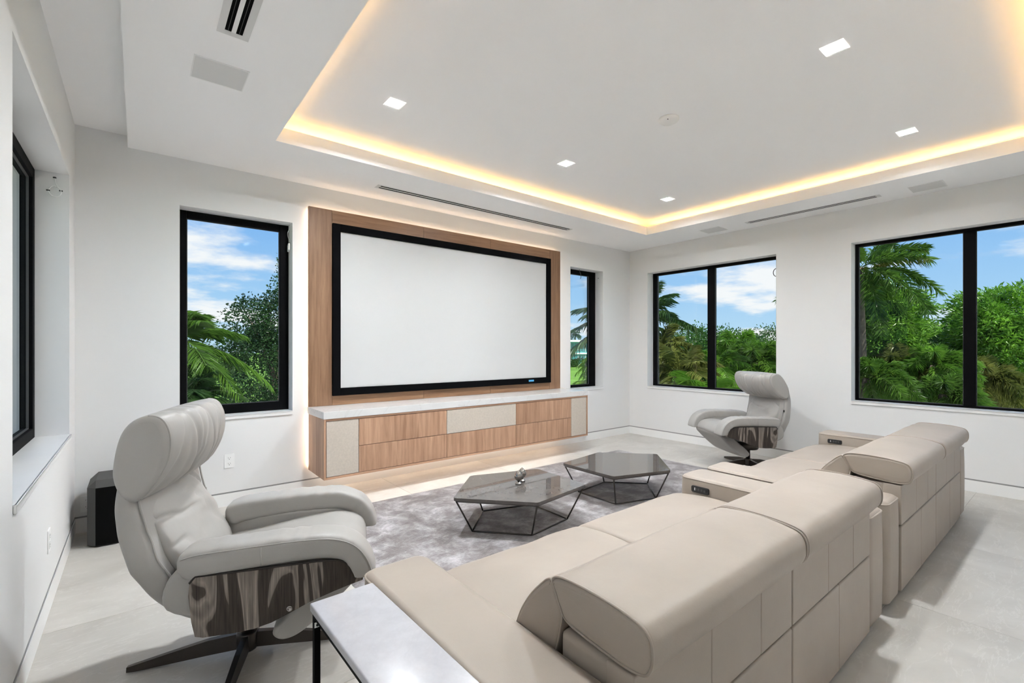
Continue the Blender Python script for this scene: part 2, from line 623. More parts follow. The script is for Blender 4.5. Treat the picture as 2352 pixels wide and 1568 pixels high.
def bm_tube(bm, pts, rad, sides=6, closed=False):
    P = [Vector(p) for p in pts]
    n = len(P)
    up = None
    rings = []
    for i in range(n):
        if closed:
            t = P[(i + 1) % n] - P[i - 1]
        else:
            t = P[min(i + 1, n - 1)] - P[max(i - 1, 0)]
        if t.length < 1e-9:
            t = Vector((0, 0, 1))
        t.normalize()
        if up is None:
            up = Vector((0, 0, 1)) if abs(t.z) < 0.9 else Vector((1, 0, 0))
        u = (up - t * up.dot(t))
        if u.length < 1e-6:
            u = t.orthogonal()
        u.normalize()
        up = u
        w = t.cross(u)
        rr = rad[i] if isinstance(rad, (list, tuple)) else rad
        rings.append([bm.verts.new(P[i] + (u * math.cos(2 * PI * k / sides) + w * math.sin(2 * PI * k / sides)) * rr) for k in range(sides)])
    for i in range(n if closed else n - 1):
        a, b = rings[i], rings[(i + 1) % n]
        for k in range(sides):
            bm.faces.new((a[k], a[(k + 1) % sides], b[(k + 1) % sides], b[k]))
    if not closed:
        bm.faces.new(rings[0][::-1])
        bm.faces.new(rings[-1])


def tube(name, pts, rad, mat, parent=None, sides=6, closed=False):
    bm = bmesh.new()
    bm_tube(bm, pts, rad, sides, closed)
    return from_bm(name, bm, mat, parent, smooth=True)


def lathe(name, prof, mat, parent=None, n=24, c=(0, 0, 0)):
    bm = bmesh.new()
    rings = []
    for r, z in prof:
        if r < 1e-6:
            rings.append([bm.verts.new((c[0], c[1], c[2] + z))])
        else:
            rings.append([bm.verts.new((c[0] + r * math.cos(2 * PI * k / n), c[1] + r * math.sin(2 * PI * k / n), c[2] + z)) for k in range(n)])
    for a, b in zip(rings, rings[1:]):
        for k in range(n):
            k2 = (k + 1) % n
            if len(a) == 1 and len(b) == 1:
                continue
            if len(a) == 1:
                bm.faces.new((a[0], b[k2], b[k]))
            elif len(b) == 1:
                bm.faces.new((a[k], a[k2], b[0]))
            else:
                bm.faces.new((a[k], a[k2], b[k2], b[k]))
    for rg in (rings[0], rings[-1]):
        if len(rg) > 1:
            bm.faces.new(rg)
    return from_bm(name, bm, mat, parent, smooth=True)


def prism(name, prof, a0, a1, mp, mat, parent=None, r=0.0):
    n = len(prof)
    bm = bmesh.new()
    A = [bm.verts.new(mp(u, v, a0)) for u, v in prof]
    B = [bm.verts.new(mp(u, v, a1)) for u, v in prof]
    for j in range(n):
        bm.faces.new((A[j], A[(j + 1) % n], B[(j + 1) % n], B[j]))
    bm.faces.new(A)
    bm.faces.new(B)
    if r:
        ed = [e for e in bm.edges if len(e.link_faces) == 2 and any(len(f.verts) == n for f in e.link_faces)]
        bmesh.ops.bevel(bm, geom=ed, offset=r, segments=2, profile=0.5, affect='EDGES')
    return from_bm(name, bm, mat, parent)


def tag(o, label, cat, group=None, kind=None):
    if label:
        o['label'] = label
    if cat:
        o['category'] = cat
    if group:
        o['group'] = group
    if kind:
        o['kind'] = kind
    return o


def thing(name, label, cat, loc=(0, 0, 0), rz=0.0, group=None, kind=None):
    o = bpy.data.objects.new(name, None)
    o.empty_display_size = 0.1
    COL.objects.link(o)
    o.location = loc
    o.rotation_euler = (0, 0, rz)
    return tag(o, label, cat, group, kind)


def copy_tree(o, parent=None):
    c = o.copy()
    COL.objects.link(c)
    c.parent = parent
    for ch in list(o.children):
        copy_tree(ch, c)
    return c


# ================================================================== THE SETTING
W1 = (0.266, 1.113, SILL, HEAD)
W2 = (4.76, 5.459, SILL, HEAD)
W3 = (2.43, 4.28, SILL, HEAD)
W4 = (-0.19, 1.66, SILL, HEAD)
W5 = (2.463, 4.283, SILL, HEAD)
TOP = 3.20
wf = cells('wall_front', 'x', YF, YF + 0.30, XL - 0.40, XR + 0.30, GROUND, TOP, [W1, W2], 'wall_paint')
tag(wf, 'white painted wall behind the projection screen with two windows', 'wall', kind='structure')
wr_ = cells('wall_right', 'y', XR, XR + 0.30, YB - 0.2, YF, GROUND, TOP, [W4, W3], 'wall_paint')
tag(wr_, 'white painted wall with two wide black framed windows', 'wall', kind='structure')
wl = cells('wall_left', 'y', XL - 0.40, XL, YB - 0.2, YF, GROUND, TOP, [W5], 'wall_paint')
tag(wl, 'white painted wall with a deep window recess beside the armchair', 'wall', kind='structure')
wb = box('wall_back', (XL, XR), (YB - 0.2, YB), (GROUND, TOP), 'wall_paint')
tag(wb, 'plain white painted wall behind the sofas', 'wall', kind='structure')

# floor: a bed of grout with large limestone tiles
fl = box('floor', (XL, XR), (YB, YF), (-0.06, -0.0015), 'grout')
tag(fl, 'large pale limestone tiles with thin joints', 'floor', kind='structure')
xs = [XL, 0.77, 1.97, 3.17, 4.37, 5.57, XR]
ys = [YB, 0.68, 1.88, 3.08, 4.28, YF]
for i in range(len(xs) - 1):
    for j in range(len(ys) - 1):
        g = 0.0012
        a, b = xs[i] + (g if i else 0), xs[i + 1] - (g if i < len(xs) - 2 else 0)
        c, d = ys[j] + (g if j else 0), ys[j + 1] - (g if j < len(ys) - 2 else 0)
        t_ = box('floor_tile', (0, b - a), (0, d - c), (-0.012, 0.0), 'limestone', fl, r=0.0006, seg=1)
        t_.location = (a, c, 0)

# ceiling: tray slab, lowered soffit ring with a light cove, raised strip along the left wall
LIGHTS = [(x, y) for y in (3.05, .92) for x in (1.40, 3.09, 4.735)]
ce = cells('ceiling', 'h', ZC, TOP, XL, XR, YB, YF, [(x - .046, x + .046, y - .046, y + .046) for x, y in LIGHTS], 'ceiling_paint')
tag(ce, 'white tray ceiling with a glowing cove', 'ceiling', kind='structure')
XS = -0.058
LEDGE = 2.945
RC = 0.18


def ring_boxes(x0, x1, y0, y1, X0, X1, Y0, Y1, z0, z1):
    return [(X0, x0, Y0, Y1, z0, z1), (x1, X1, Y0, Y1, z0, z1), (x0, x1, Y0, y0, z0, z1), (x0, x1, y1, Y1, z0, z1)]


boxes('soffit', ring_boxes(TX0, TX1, TY0, TY1, XS, XR, YB, YF, ZS, LEDGE), 'ceiling_paint', ce)
boxes('cove_lip', ring_boxes(TX0, TX1, TY0, TY1, TX0 - .018, TX1 + .018, TY0 - .018, TY1 + .018, LEDGE, ZL), 'ceiling_paint', ce)
boxes('cove_back', ring_boxes(TX0 - RC, TX1 + RC, TY0 - RC, TY1 + RC, XS, XR, YB, YF, LEDGE, ZC), 'ceiling_paint', ce)
box('curtain_pocket', (XL, XS), (YB, YF), (2.962, ZC), 'ceiling_paint', ce)

# flush baseboards with a grey strip on top, painted in for the shaded reveal
for nm, bx_, by_ in (('front', (XL, XR), (YF - .006, YF)), ('right', (XR - .006, XR), (YB, YF - .006)),
                     ('left', (XL, XL + .006), (YB, YF - .006)), ('back', (XL + .006, XR - .006), (YB, YB + .006))):
    o = box('baseboard_' + nm, bx_, by_, (0, .106), 'trim_paint')
    tag(o, 'flush white baseboard along the %s' % {'front': 'screen wall', 'right': 'wall with two wide windows', 'left': 'wall beside the near armchair', 'back': 'wall behind the sofas'}[nm], 'baseboard', kind='structure')
    q = .0025
    bx2 = (bx_[0], bx_[1]) if nm in ('front', 'back') else ((XR - q, XR) if nm == 'right' else (XL, XL + q))
    by2 = (by_[0], by_[1]) if nm in ('right', 'left') else ((YF - q, YF) if nm == 'front' else (YB, YB + q))
    box('reveal_shade_strip', bx2, by2, (.106, .118), 'reveal_shade', o)


# ------------------------------------------------------------------ windows
def window(n, axis, u0, u1, plane, out, label, frame_w, mull=None, mull_w=0.1, depth=0.06, proud=0.0):
    """frame and panes set at `plane`; out = +1/-1 direction of the outside along the wall normal"""
    w = thing('window_%d' % n, label, 'window', kind='structure')
    fl_, fr_, ft, fb = frame_w
    p0, p1 = sorted((plane, plane + out * depth))

    def bx3(name, ua, ub, pa, pb, za, zb, mat, parent, **k):
        pa, pb = sorted((pa, pb))
        if axis == 'x':
            return box(name, (ua, ub), (pa, pb), (za, zb), mat, parent, **k)
        return box(name, (pa, pb), (ua, ub), (za, zb), mat, parent, **k)

    bx3('frame_stile', u0, u0 + fl_, p0, p1, SILL, HEAD, 'black_aluminium', w, r=.003)
    bx3('frame_stile', u1 - fr_, u1, p0, p1, SILL, HEAD, 'black_aluminium', w, r=.003)
    bx3('frame_rail', u0 + fl_, u1 - fr_, p0, p1, HEAD - ft, HEAD, 'black_aluminium', w, r=.003)
    bx3('frame_rail', u0 + fl_, u1 - fr_, p0, p1, SILL, SILL + fb, 'black_aluminium', w, r=.003)
    spans = [(u0 + fl_, u1 - fr_)]
    if mull is not None:
        bx3('mullion', mull - mull_w / 2, mull + mull_w / 2, plane - out * proud, plane + out * depth, SILL + (fb if not proud else 0), HEAD - (ft if not proud else 0), 'black_aluminium', w, r=.003)
        spans = [(u0 + fl_, mull - mull_w / 2), (mull + mull_w / 2, u1 - fr_)]
    for a, b in spans:
        pa = plane + out * (depth * .5)
        bx3('pane', a - .004, b + .004, pa, pa + out * .006, SILL + fb - .004, HEAD - ft + .004, 'window_glass', w)
        # slim gasket round the pane
        g = .006
        gk = [(a, a + g, SILL + fb, HEAD - ft), (b - g, b, SILL + fb, HEAD - ft), (a, b, SILL + fb, SILL + fb + g), (a, b, HEAD - ft - g, HEAD - ft)]
        bl = []
        for q in gk:
            pp = sorted((pa - out * .012, pa))
            bl.append((q[0], q[1], pp[0], pp[1], q[2], q[3]) if axis == 'x' else (pp[0], pp[1], q[0], q[1], q[2], q[3]))
        boxes('gasket', bl, 'gasket_grey', w)
    # stone sill, a little proud of the wall
    room = YF if axis == 'x' else (XR if out > 0 else XL)
    bx3('sill', u0 + .001, u1 - .001, room - out * .012, plane, SILL - .001, SILL + .006, 'sill_stone', w)
    bx3('sill_nose', u0 - .0, u1 + .0, room - out * .012, room - out * .001, SILL - .028, SILL + .006, 'sill_stone', w, r=.004)
    return w


window(1, 'x', W1[0], W1[1], YF + .145, 1, 'tall black framed window beside the wooden screen surround', (.056, .076, .062, .085))
window(2, 'x', W2[0], W2[1], YF + .150, 1, 'narrow black framed window above the far end of the cabinet', (.06, .125, .066, .04))
window(3, 'y', W3[0], W3[1], XR + .145, 1, 'wide two pane black window behind the far armchair', (.06, .062, .035, .028), mull=3.342, mull_w=.102)
window(4, 'y', W4[0], W4[1], XR + .135, 1, 'wide two pane black window beside the far sofa', (.03, .03, .032, .025), mull=.743, mull_w=.086)
window(5, 'y', W5[0], W5[1], XL - .163, -1, 'black framed window in the deep recess beside the near armchair', (.06, .07, .07, .07), mull=3.33, mull_w=.10, proud=.03)


# ================================================================== CEILING FITTINGS
def downlight():
    r = thing('ceiling_downlight', 'small square white recessed downlight glowing in the tray ceiling', 'downlight', group='downlights in the tray ceiling')
    s, w = .058, .012
    boxes('trim', [(-s, -s + w, -s, s, -.004, 0), (s - w, s, -s, s, -.004, 0), (-s + w, s - w, -s, -s + w, -.004, 0), (-s + w, s - w, s - w, s, -.004, 0)], 'glow_trim', r)
    return r


emitter('glow_trim', (1.0, .98, .95), 1.0)  # trim ring is no lamp; a white glow is put into its material
dl = downlight()
dls = []
for i, (x, y) in enumerate(LIGHTS):
    o = dl if i == 0 else copy_tree(dl)
    o.location = (x, y, ZC)
    dls.append(o)
    o['label'] = 'square white recessed downlight in the tray ceiling ' + (
        'above the tall window end of the screen', 'in front of the middle of the screen', 'at the narrow window end of the screen',
        'above the sofa by the marble side table', 'above the gap between the two sofas', 'above the sofa by the wide window')[i]
for i, o in enumerate(dls):
    box('lens', (-.045, .045), (-.045, .045), (.013, .019), 'downlight_lens_%d' % i, o)

sm = thing('smoke_detector', 'round white smoke detector on the tray ceiling', 'smoke detector', (3.087, 1.98, ZC))
lathe('housing', [(0, -.032), (.035, -.031), (.060, -.024), (.072, -.012), (.074, -.004), (.074, 0)], 'plastic_white', sm, 32)
lathe('indicator', [(0, -.031), (.004, -.031), (.004, -.024), (0, -.024)], 'plastic_black', sm, 8, (-.050, -.025, .003))

# LED strips lying on the cove ledge
yy = LEDGE + .004
for bx_, by_, lb in (((TX0, TX1), (TY1 + .118, TY1 + .130), 'warm LED strip hidden in the cove along the screen side'),
                     ((TX0, TX1), (TY0 - .130, TY0 - .118), 'warm LED strip hidden in the cove behind the sofas'),
                     ((TX0 - .130, TX0 - .118), (TY0, TY1), 'warm LED strip hidden in the cove beside the near armchair'),
                     ((TX1 + .118, TX1 + .130), (TY0, TY1), 'warm LED strip hidden in the cove along the wide windows')):
    tag(box('led_strip', bx_, by_, (LEDGE, LEDGE + .006), 'cove_led'), lb, 'light strip', 'cove light strips')


def slot_diffuser(label, x0, x1, y0, y1, along, wslot, gap, name='air_diffuser', blades=True):
    d = thing(name, label, 'air vent', ((x0 + x1) / 2, (y0 + y1) / 2, ZS))
    hx, hy = (x1 - x0) / 2, (y1 - y0) / 2
    e = .035
    if along == 'x':
        L0, L1, wd = -hx, hx, hy
    else:
        L0, L1, wd = -hy, hy, hx

    def bb(name, l0, l1, w0, w1, z0, z1, mat):
        return box(name, (l0, l1), (w0, w1), (z0, z1), mat, d) if along == 'x' else box(name, (w0, w1), (l0, l1), (z0, z1), mat, d)
    bb('flange', L0, L0 + e, -wd, wd, -.003, 0, 'speaker_mesh')
    bb('flange', L1 - e, L1, -wd, wd, -.003, 0, 'speaker_mesh')
    bb('flange', L0 + e, L1 - e, -wd, -gap / 2 - wslot, -.003, 0, 'speaker_mesh')
    bb('flange', L0 + e, L1 - e, gap / 2 + wslot, wd, -.003, 0, 'speaker_mesh')
    bb('divider', L0 + e, L1 - e, -gap / 2, gap / 2, -.003, 0, 'trim_paint')
    bb('slot', L0 + e, L1 - e, gap / 2, gap / 2 + wslot, -.0014, -.0004, 'grille_cloth')
    bb('slot', L0 + e, L1 - e, -gap / 2 - wslot, -gap / 2, -.0014, -.0004, 'grille_cloth')
    for s in (-1, 1) if blades else ():
        w0 = s * (gap / 2 + wslot * .5)
        bb('blade', L0 + e, L1 - e, w0 - .0012, w0 + .0012, -.0022, -.0010, 'gasket_grey')
    return d


slot_diffuser('long two slot air diffuser in the soffit above the screen', 1.757, 4.37, 4.192, 4.282, 'x', .027, .017, blades=False)
slot_diffuser('long two slot air diffuser in the soffit above the wide windows', 5.765, 5.855, 1.335, 2.66, 'y', .027, .017, blades=False)
slot_diffuser('wide two slot air diffuser in the soffit beside the near armchair', .296, .432, 1.20, 2.648, 'y', .028, .019)


def speaker(label, x0, x1, y0, y1):
    s = thing('ceiling_speaker', label, 'speaker', ((x0 + x1) / 2, (y0 + y1) / 2, ZS))
    hx, hy = (x1 - x0) / 2, (y1 - y0) / 2
    e = .005
    boxes('trim', [(-hx, -hx + e, -hy, hy, -.004, 0), (hx - e, hx, -hy, hy, -.004, 0), (-hx + e, hx - e, -hy, -hy + e, -.004, 0), (-hx + e, hx - e, hy - e, hy, -.004, 0)], 'trim_paint', s)
    box('grille', (-hx + e, hx - e), (-hy + e, hy - e), (-.0025, 0), 'speaker_mesh', s)


speaker('square flush speaker grille in the soffit near the two slot air diffuser by the armchair', .230, .487, 2.93, 3.18)
speaker('square flush speaker grille in the soffit above the wide windows nearer the screen wall', 5.70, 5.94, 2.95, 3.21)
speaker('square flush speaker grille in the soffit above the far sofa end of the wide windows', 5.715, 5.960, .858, 1.11)

# ================================================================== SCREEN WALL
PF, PB = 4.552, 4.582
PX0, PX1, PZ0, PZ1 = 1.238, 4.500, .797, 2.662
sur = thing('screen_surround', 'oak veneer panelling round the projection screen', 'wall panel', (PX0, PB, PZ0))
O = Vector((PX0, PB, PZ0))


def sp(name, x0, x1, z0, z1, mat, y0=PF, y1=PB, par=sur, r=.0012):
    return box(name, (x0 - O.x, x1 - O.x), (y0 - O.y, y1 - O.y), (z0 - O.z, z1 - O.z), mat, par, r=r, seg=1)


g = .0015
sp('side_panel', PX0, 1.448, PZ0, PZ1, 'shaded_oak_vertical')
sp('side_panel', 4.300, PX1, PZ0, PZ1, 'shaded_oak_vertical')
xe = [1.448, 2.424, 3.320, 4.300]
for a, b in zip(xe, xe[1:]):
    sp('top_panel', a + g, b - g, 2.45, PZ1, 'shaded_oak_horizontal')
    sp('bottom_panel', a + g, b - g, PZ0, .99, 'shaded_oak_horizontal')
sp('backing_board', PX0 + .02, PX1 - .02, PZ0 + .02, PZ1 - .02, 'dark_gap', PB + .0002, PB + .006, r=0)
# LED strip behind the panelling edges and the cabinet side
for lb, bx_, bz_ in (('warm LED strip behind the top edge of the oak panelling', (PX0 + .02, PX1 - .02), (PZ1 - .034, PZ1 - .024)),
                     ('warm LED strip behind the window side edge of the oak panelling', (PX0 + .022, PX0 + .032), (.24, PZ1 - .04)),
                     ('warm LED strip behind the far edge of the oak panelling', (PX1 - .032, PX1 - .022), (PZ0 + .02, PZ1 - .04))):
    tag(box('led_strip', bx_, (PB + .0075, PB + .0125), bz_, 'backlight_led'), lb, 'light strip', 'screen backlight strips')
emitter('under_cabinet_led', (1.0, .88, .74), 20.0)
tag(box('led_strip', (1.32, 4.50), (PB - .035, PB - .02), (.202, .2085), 'under_cabinet_led'), 'warm LED strip under the floating cabinet', 'light strip', 'screen backlight strips')

scr = thing('projection_screen', 'large blank white projection screen in a black frame', 'projection screen', (1.448, PF, .890))
SO = Vector((1.448, PF, .890))
SX0, SX1, SZ0, SZ1 = 1.448, 4.292, .889, 2.533
fwid, fy = .072, PF - .036


def ss(name, x0, x1, y0, y1, z0, z1, mat, r=.002):
    return box(name, (x0 - SO.x, x1 - SO.x), (y0 - SO.y, y1 - SO.y), (z0 - SO.z, z1 - SO.z), mat, scr, r=r, seg=2)


ss('frame_stile', SX0, SX0 + fwid, fy, PF - .0005, SZ0, SZ1, 'black_velvet')
ss('frame_stile', SX1 - fwid, SX1, fy, PF - .0005, SZ0, SZ1, 'black_velvet')
ss('frame_rail', SX0 + fwid, SX1 - fwid, fy, PF - .0005, SZ1 - fwid, SZ1, 'black_velvet')
ss('frame_rail', SX0 + fwid, SX1 - fwid, fy, PF - .0005, SZ0, SZ0 + fwid, 'black_velvet')
ss('screen_surface', SX0 + fwid - .004, SX1 - fwid + .004, PF - .016, PF - .012, SZ0 + fwid - .004, SZ1 - fwid + .004, 'screen_fabric', r=0)
nm_ = ss('name_plate', 3.900, 3.986, fy - .003, fy, .916, .938, 'blue_plate', r=.001)
nm_['label'] = 'small bright blue plate on the lower frame rail'

# floating cabinet
CX0, CX1, CY0, CY1, CZ0, CZ1 = 1.243, 4.570, 4.118, 4.584, .210, .732
cab = thing('floating_cabinet', 'long wall hung oak media cabinet with linen panels', 'cabinet', (CX0, CY0, CZ0))
KO = Vector((CX0, CY0, CZ0))


def kb(name, x0, x1, y0, y1, z0, z1, mat, r=.001, par=None):
    return box(name, (x0 - KO.x, x1 - KO.x), (y0 - KO.y, y1 - KO.y), (z0 - KO.z, z1 - KO.z), mat, par or cab, r=r, seg=1)


tk = .018
kb('side_panel', CX0, CX0 + tk, CY0, CY1, CZ0, CZ1, 'oak_vertical')
kb('side_panel', CX1 - tk, CX1, CY0, CY1, CZ0, CZ1, 'oak_vertical')
kb('bottom_panel', CX0 + tk, CX1 - tk, CY0, CY1, CZ0, CZ0 + tk, 'oak_horizontal')
kb('top_rail', CX0 + tk, CX1 - tk, CY0, CY0 + .05, CZ1 - tk, CZ1, 'oak_horizontal')
kb('carcass', CX0 + tk, CX1 - tk, CY0 + .030, CY1, CZ0 + tk, CZ1 - .001, 'dark_gap', r=0)
sec = [CX0 + tk, 1.549, 2.458, 3.368, 4.269, CX1 - tk]
z0, z1, zm = CZ0 + tk + .004, CZ1 - tk - .004, .468
g = .0022


def front(name, x0, x1, za, zb, mat):
    return kb(name, x0 + g, x1 - g, CY0 + .004, CY0 + .026, za, zb, mat, r=.0012)


front('door', sec[0] + .003, sec[1], z0, z1, 'linen_panel')['label'] = 'pale linen covered door'
front('door', sec[4], sec[5] - .003, z0, z1, 'linen_panel')['label'] = 'pale linen covered door'
for k in (1, 3):
    front('drawer', sec[k], sec[k + 1], z0, zm - g, 'oak_vertical')
    front('drawer', sec[k], sec[k + 1], zm + g, z1, 'oak_vertical')
front('drawer', sec[2], sec[3], z0, zm - g, 'oak_vertical')
front('speaker_panel', sec[2], sec[3], zm + g, z1, 'linen_panel')['label'] = 'pale linen covered front'
ct = box('countertop', (CX0 - .004, CX1 + .006), (CY0 - .006, CY1 + .012), (CZ1, .7955), 'white_quartz', r=.002, seg=2)
tag(ct, 'thick white quartz slab on top of the floating cabinet', 'countertop')


# ================================================================== SMALL WALL FITTINGS
def outlet(label, loc, rz, name='wall_outlet', w=.075, h=.118):
    o = thing(name, label, 'outlet', loc, rz)
    # local: plate in x-z, facing -y
    prism('plate', rrect(-w / 2, w / 2, -h / 2, h / 2, .006, 3), -.006, 0, lambda u, v, a: (u, a, v), 'plastic_white', o, r=.0015)
    for s in (-1, 1):
        f = prism('socket', rrect(-.017, .017, s * .024 - .017, s * .024 + .017, .008, 3), -.0075, -.006, lambda u, v, a: (u, a, v), 'trim_paint', o)
        boxes('slot', [(-.008, -.006, -.0080, -.0076, s * .024 - .001, s * .024 + .008), (.006, .008, -.0080, -.0076, s * .024 - .001, s * .024 + .008),
                       (-.0025, .0025, -.0080, -.0076, s * .024 - .011, s * .024 - .006)], 'plastic_black', f)
    return o


outlet('white double socket plate on the screen wall under the tall window', (.610, YF, .382), 0)
outlet('white socket plate low on the wall behind the subwoofer', (-.287, YF, .205), 0)
outlet('white socket plate on the wall under the window recess', (XL, 3.33, .362), PI / 2)

sw = thing('subwoofer', 'black chamfered subwoofer in the corner behind the near armchair', 'subwoofer', (-.08, 4.36, 0))
hw, hd, ht, ch = .185, .165, .445, .045
bm = bmesh.new()
vs = bm_box(bm, -hw, hw, -hd, hd, .012, ht)
ed = [e for e in bm.edges if (all(v.co.y < -hd + 1e-4 for v in e.verts) and not all(v.co.z < .02 for v in e.verts))
      or (all(v.co.z > ht - 1e-4 for v in e.verts) and not all(v.co.y > hd - 1e-4 for v in e.verts))]
bmesh.ops.bevel(bm, geom=ed, offset=ch, segments=1, profile=0.5, affect='EDGES')
from_bm('enclosure', bm, 'subwoofer_grey', sw)
box('front_grille', (-hw + ch, hw - ch), (-hd - .004, -hd + .001), (.014, ht - ch), 'grille_cloth', sw)
for sx in (-1, 1):
    for sy in (-1, 1):
        lathe('foot', [(0, 0), (.018, 0), (.016, .013), (0, .013)], 'plastic_black', sw, 12, (sx * .12, sy * .11, 0))
cable = tube('power_cable', [(-.287, YF - .014, .225), (-.275, YF - .045, .215), (-.235, YF - .075, .20), (-.17, 4.530, .19), (-.16, 4.524, .19)], .003, 'plastic_white')
tag(cable, 'thin white cable from the low socket to the subwoofer', 'cable')


def loop(c, rx, rz_, plane, n=20, a0=0.3, turns=2.05, wob=.0012):
    out = []
    for i in range(int(n * turns) + 1):
        a = a0 + 2 * PI * i / n
        w = wob * math.sin(i * 1.7)
        u, v = c[0] + (rx + w) * math.cos(a), c[2] + (rz_ + w) * math.sin(a)
        k = .0022 * (i / n)
        out.append((u, c[1] - k, v) if plane == 'x' else (c[0] - k if plane == 'y' else c[0], c[1] + rx * math.cos(a), v))
    return out


# coiled shade wires waiting in the window recesses
yj = W5[1] - .005
wire = thing('shade_wire', 'white wire coil hanging in the deep window recess', 'wire', (-.425, yj, 2.43))
lp = loop((.002, -.010, -.060), .030, .034, 'x', a0=1.0)
tube('coil', lp, .0028, 'plastic_white', wire)
tube('drop', open_spline([(0, 0, .035), (.004, -.004, .0), (.018, -.008, -.030)]), .0022, 'plastic_white', wire)
lathe('cap', [(0, .03), (.009, .031), (.009, .037), (0, .038)], 'plastic_black', wire, 10)
for q in ((-.030, -.012, -.058), (.031, -.012, -.050)):
    box('tie', (q[0] - .009, q[0] + .009), (q[1] - .004, q[1] + .006), (q[2] - .0035, q[2] + .0035), 'plastic_black', wire, r=.001, seg=1)

wire = thing('shade_wire', 'white wire with a plug taped in the tall window recess', 'wire', (W1[1], YF + .09, 2.33))
tube('loop', open_spline([(-.003, .010, .13), (-.016, .020, .09), (-.012, .018, .05), (-.004, .010, .02), (-.003, .0, -.01)]), .0022, 'plastic_white', wire)
box('plug', (-.022, -.001), (-.035, .0), (-.075, -.012), 'plastic_white', wire, r=.006, seg=3)
box('adapter', (-.018, -.001), (.006, .034), (-.085, -.02), 'plastic_white', wire, r=.006, seg=3)
box('tie', (-.010, -.002), (-.004, .024), (-.006, .0), 'plastic_black', wire)

wire = thing('shade_wire', 'short white wire end in the narrow window recess', 'wire', (W2[1], YF + .085, 2.40))
tube('end', open_spline([(-.001, 0, 0), (-.010, -.004, -.010), (-.012, -.004, -.035), (-.010, 0, -.055)]), .003, 'plastic_white', wire)
lathe('cap', [(0, -.004), (.008, -.004), (.008, .003), (0, .003)], 'plastic_black', wire, 8, (-.008, 0, .004))
wire = thing('shade_wire', 'short dark wire end at the head of the narrow window', 'wire', (5.05, YF + .10, HEAD))
tube('end', open_spline([(0, 0, 0), (.015, 0, -.04), (.035, .002, -.075), (.038, .003, -.11), (.025, .003, -.135)]), .004, 'gasket_grey', wire)
wire = thing('shade_wire', 'dark wire coil hanging at the edge of the window behind the far armchair', 'wire', (XR + .09, W3[0] + .005, 2.34))
tube('coil', [(0, .045 + .040 * math.cos(a) - .02, -.055 + .05 * math.sin(a)) for a in [i * PI / 8 for i in range(33)]], .0045, 'gasket_grey', wire)
tube('drop', open_spline([(0, -.002, .11), (0, .012, .06), (0, .016, .01), (0, .03, -.015)]), .003, 'gasket_grey', wire)


# ================================================================== FURNITURE
def soft(amp, sc, seed, stretch=(1, 1, 1)):
    o = Vector((seed * 3.1, seed * 1.7, seed * .9))

    def f(p, u, v, a, cu, cv):
        q = Vector((p.x * stretch[0], p.y * stretch[1], p.z * stretch[2])) * sc + o
        return p + Vector((noise.noise(q), noise.noise(q + Vector((9, 0, 0))), noise.noise(q + Vector((0, 9, 0))))) * amp
    return f


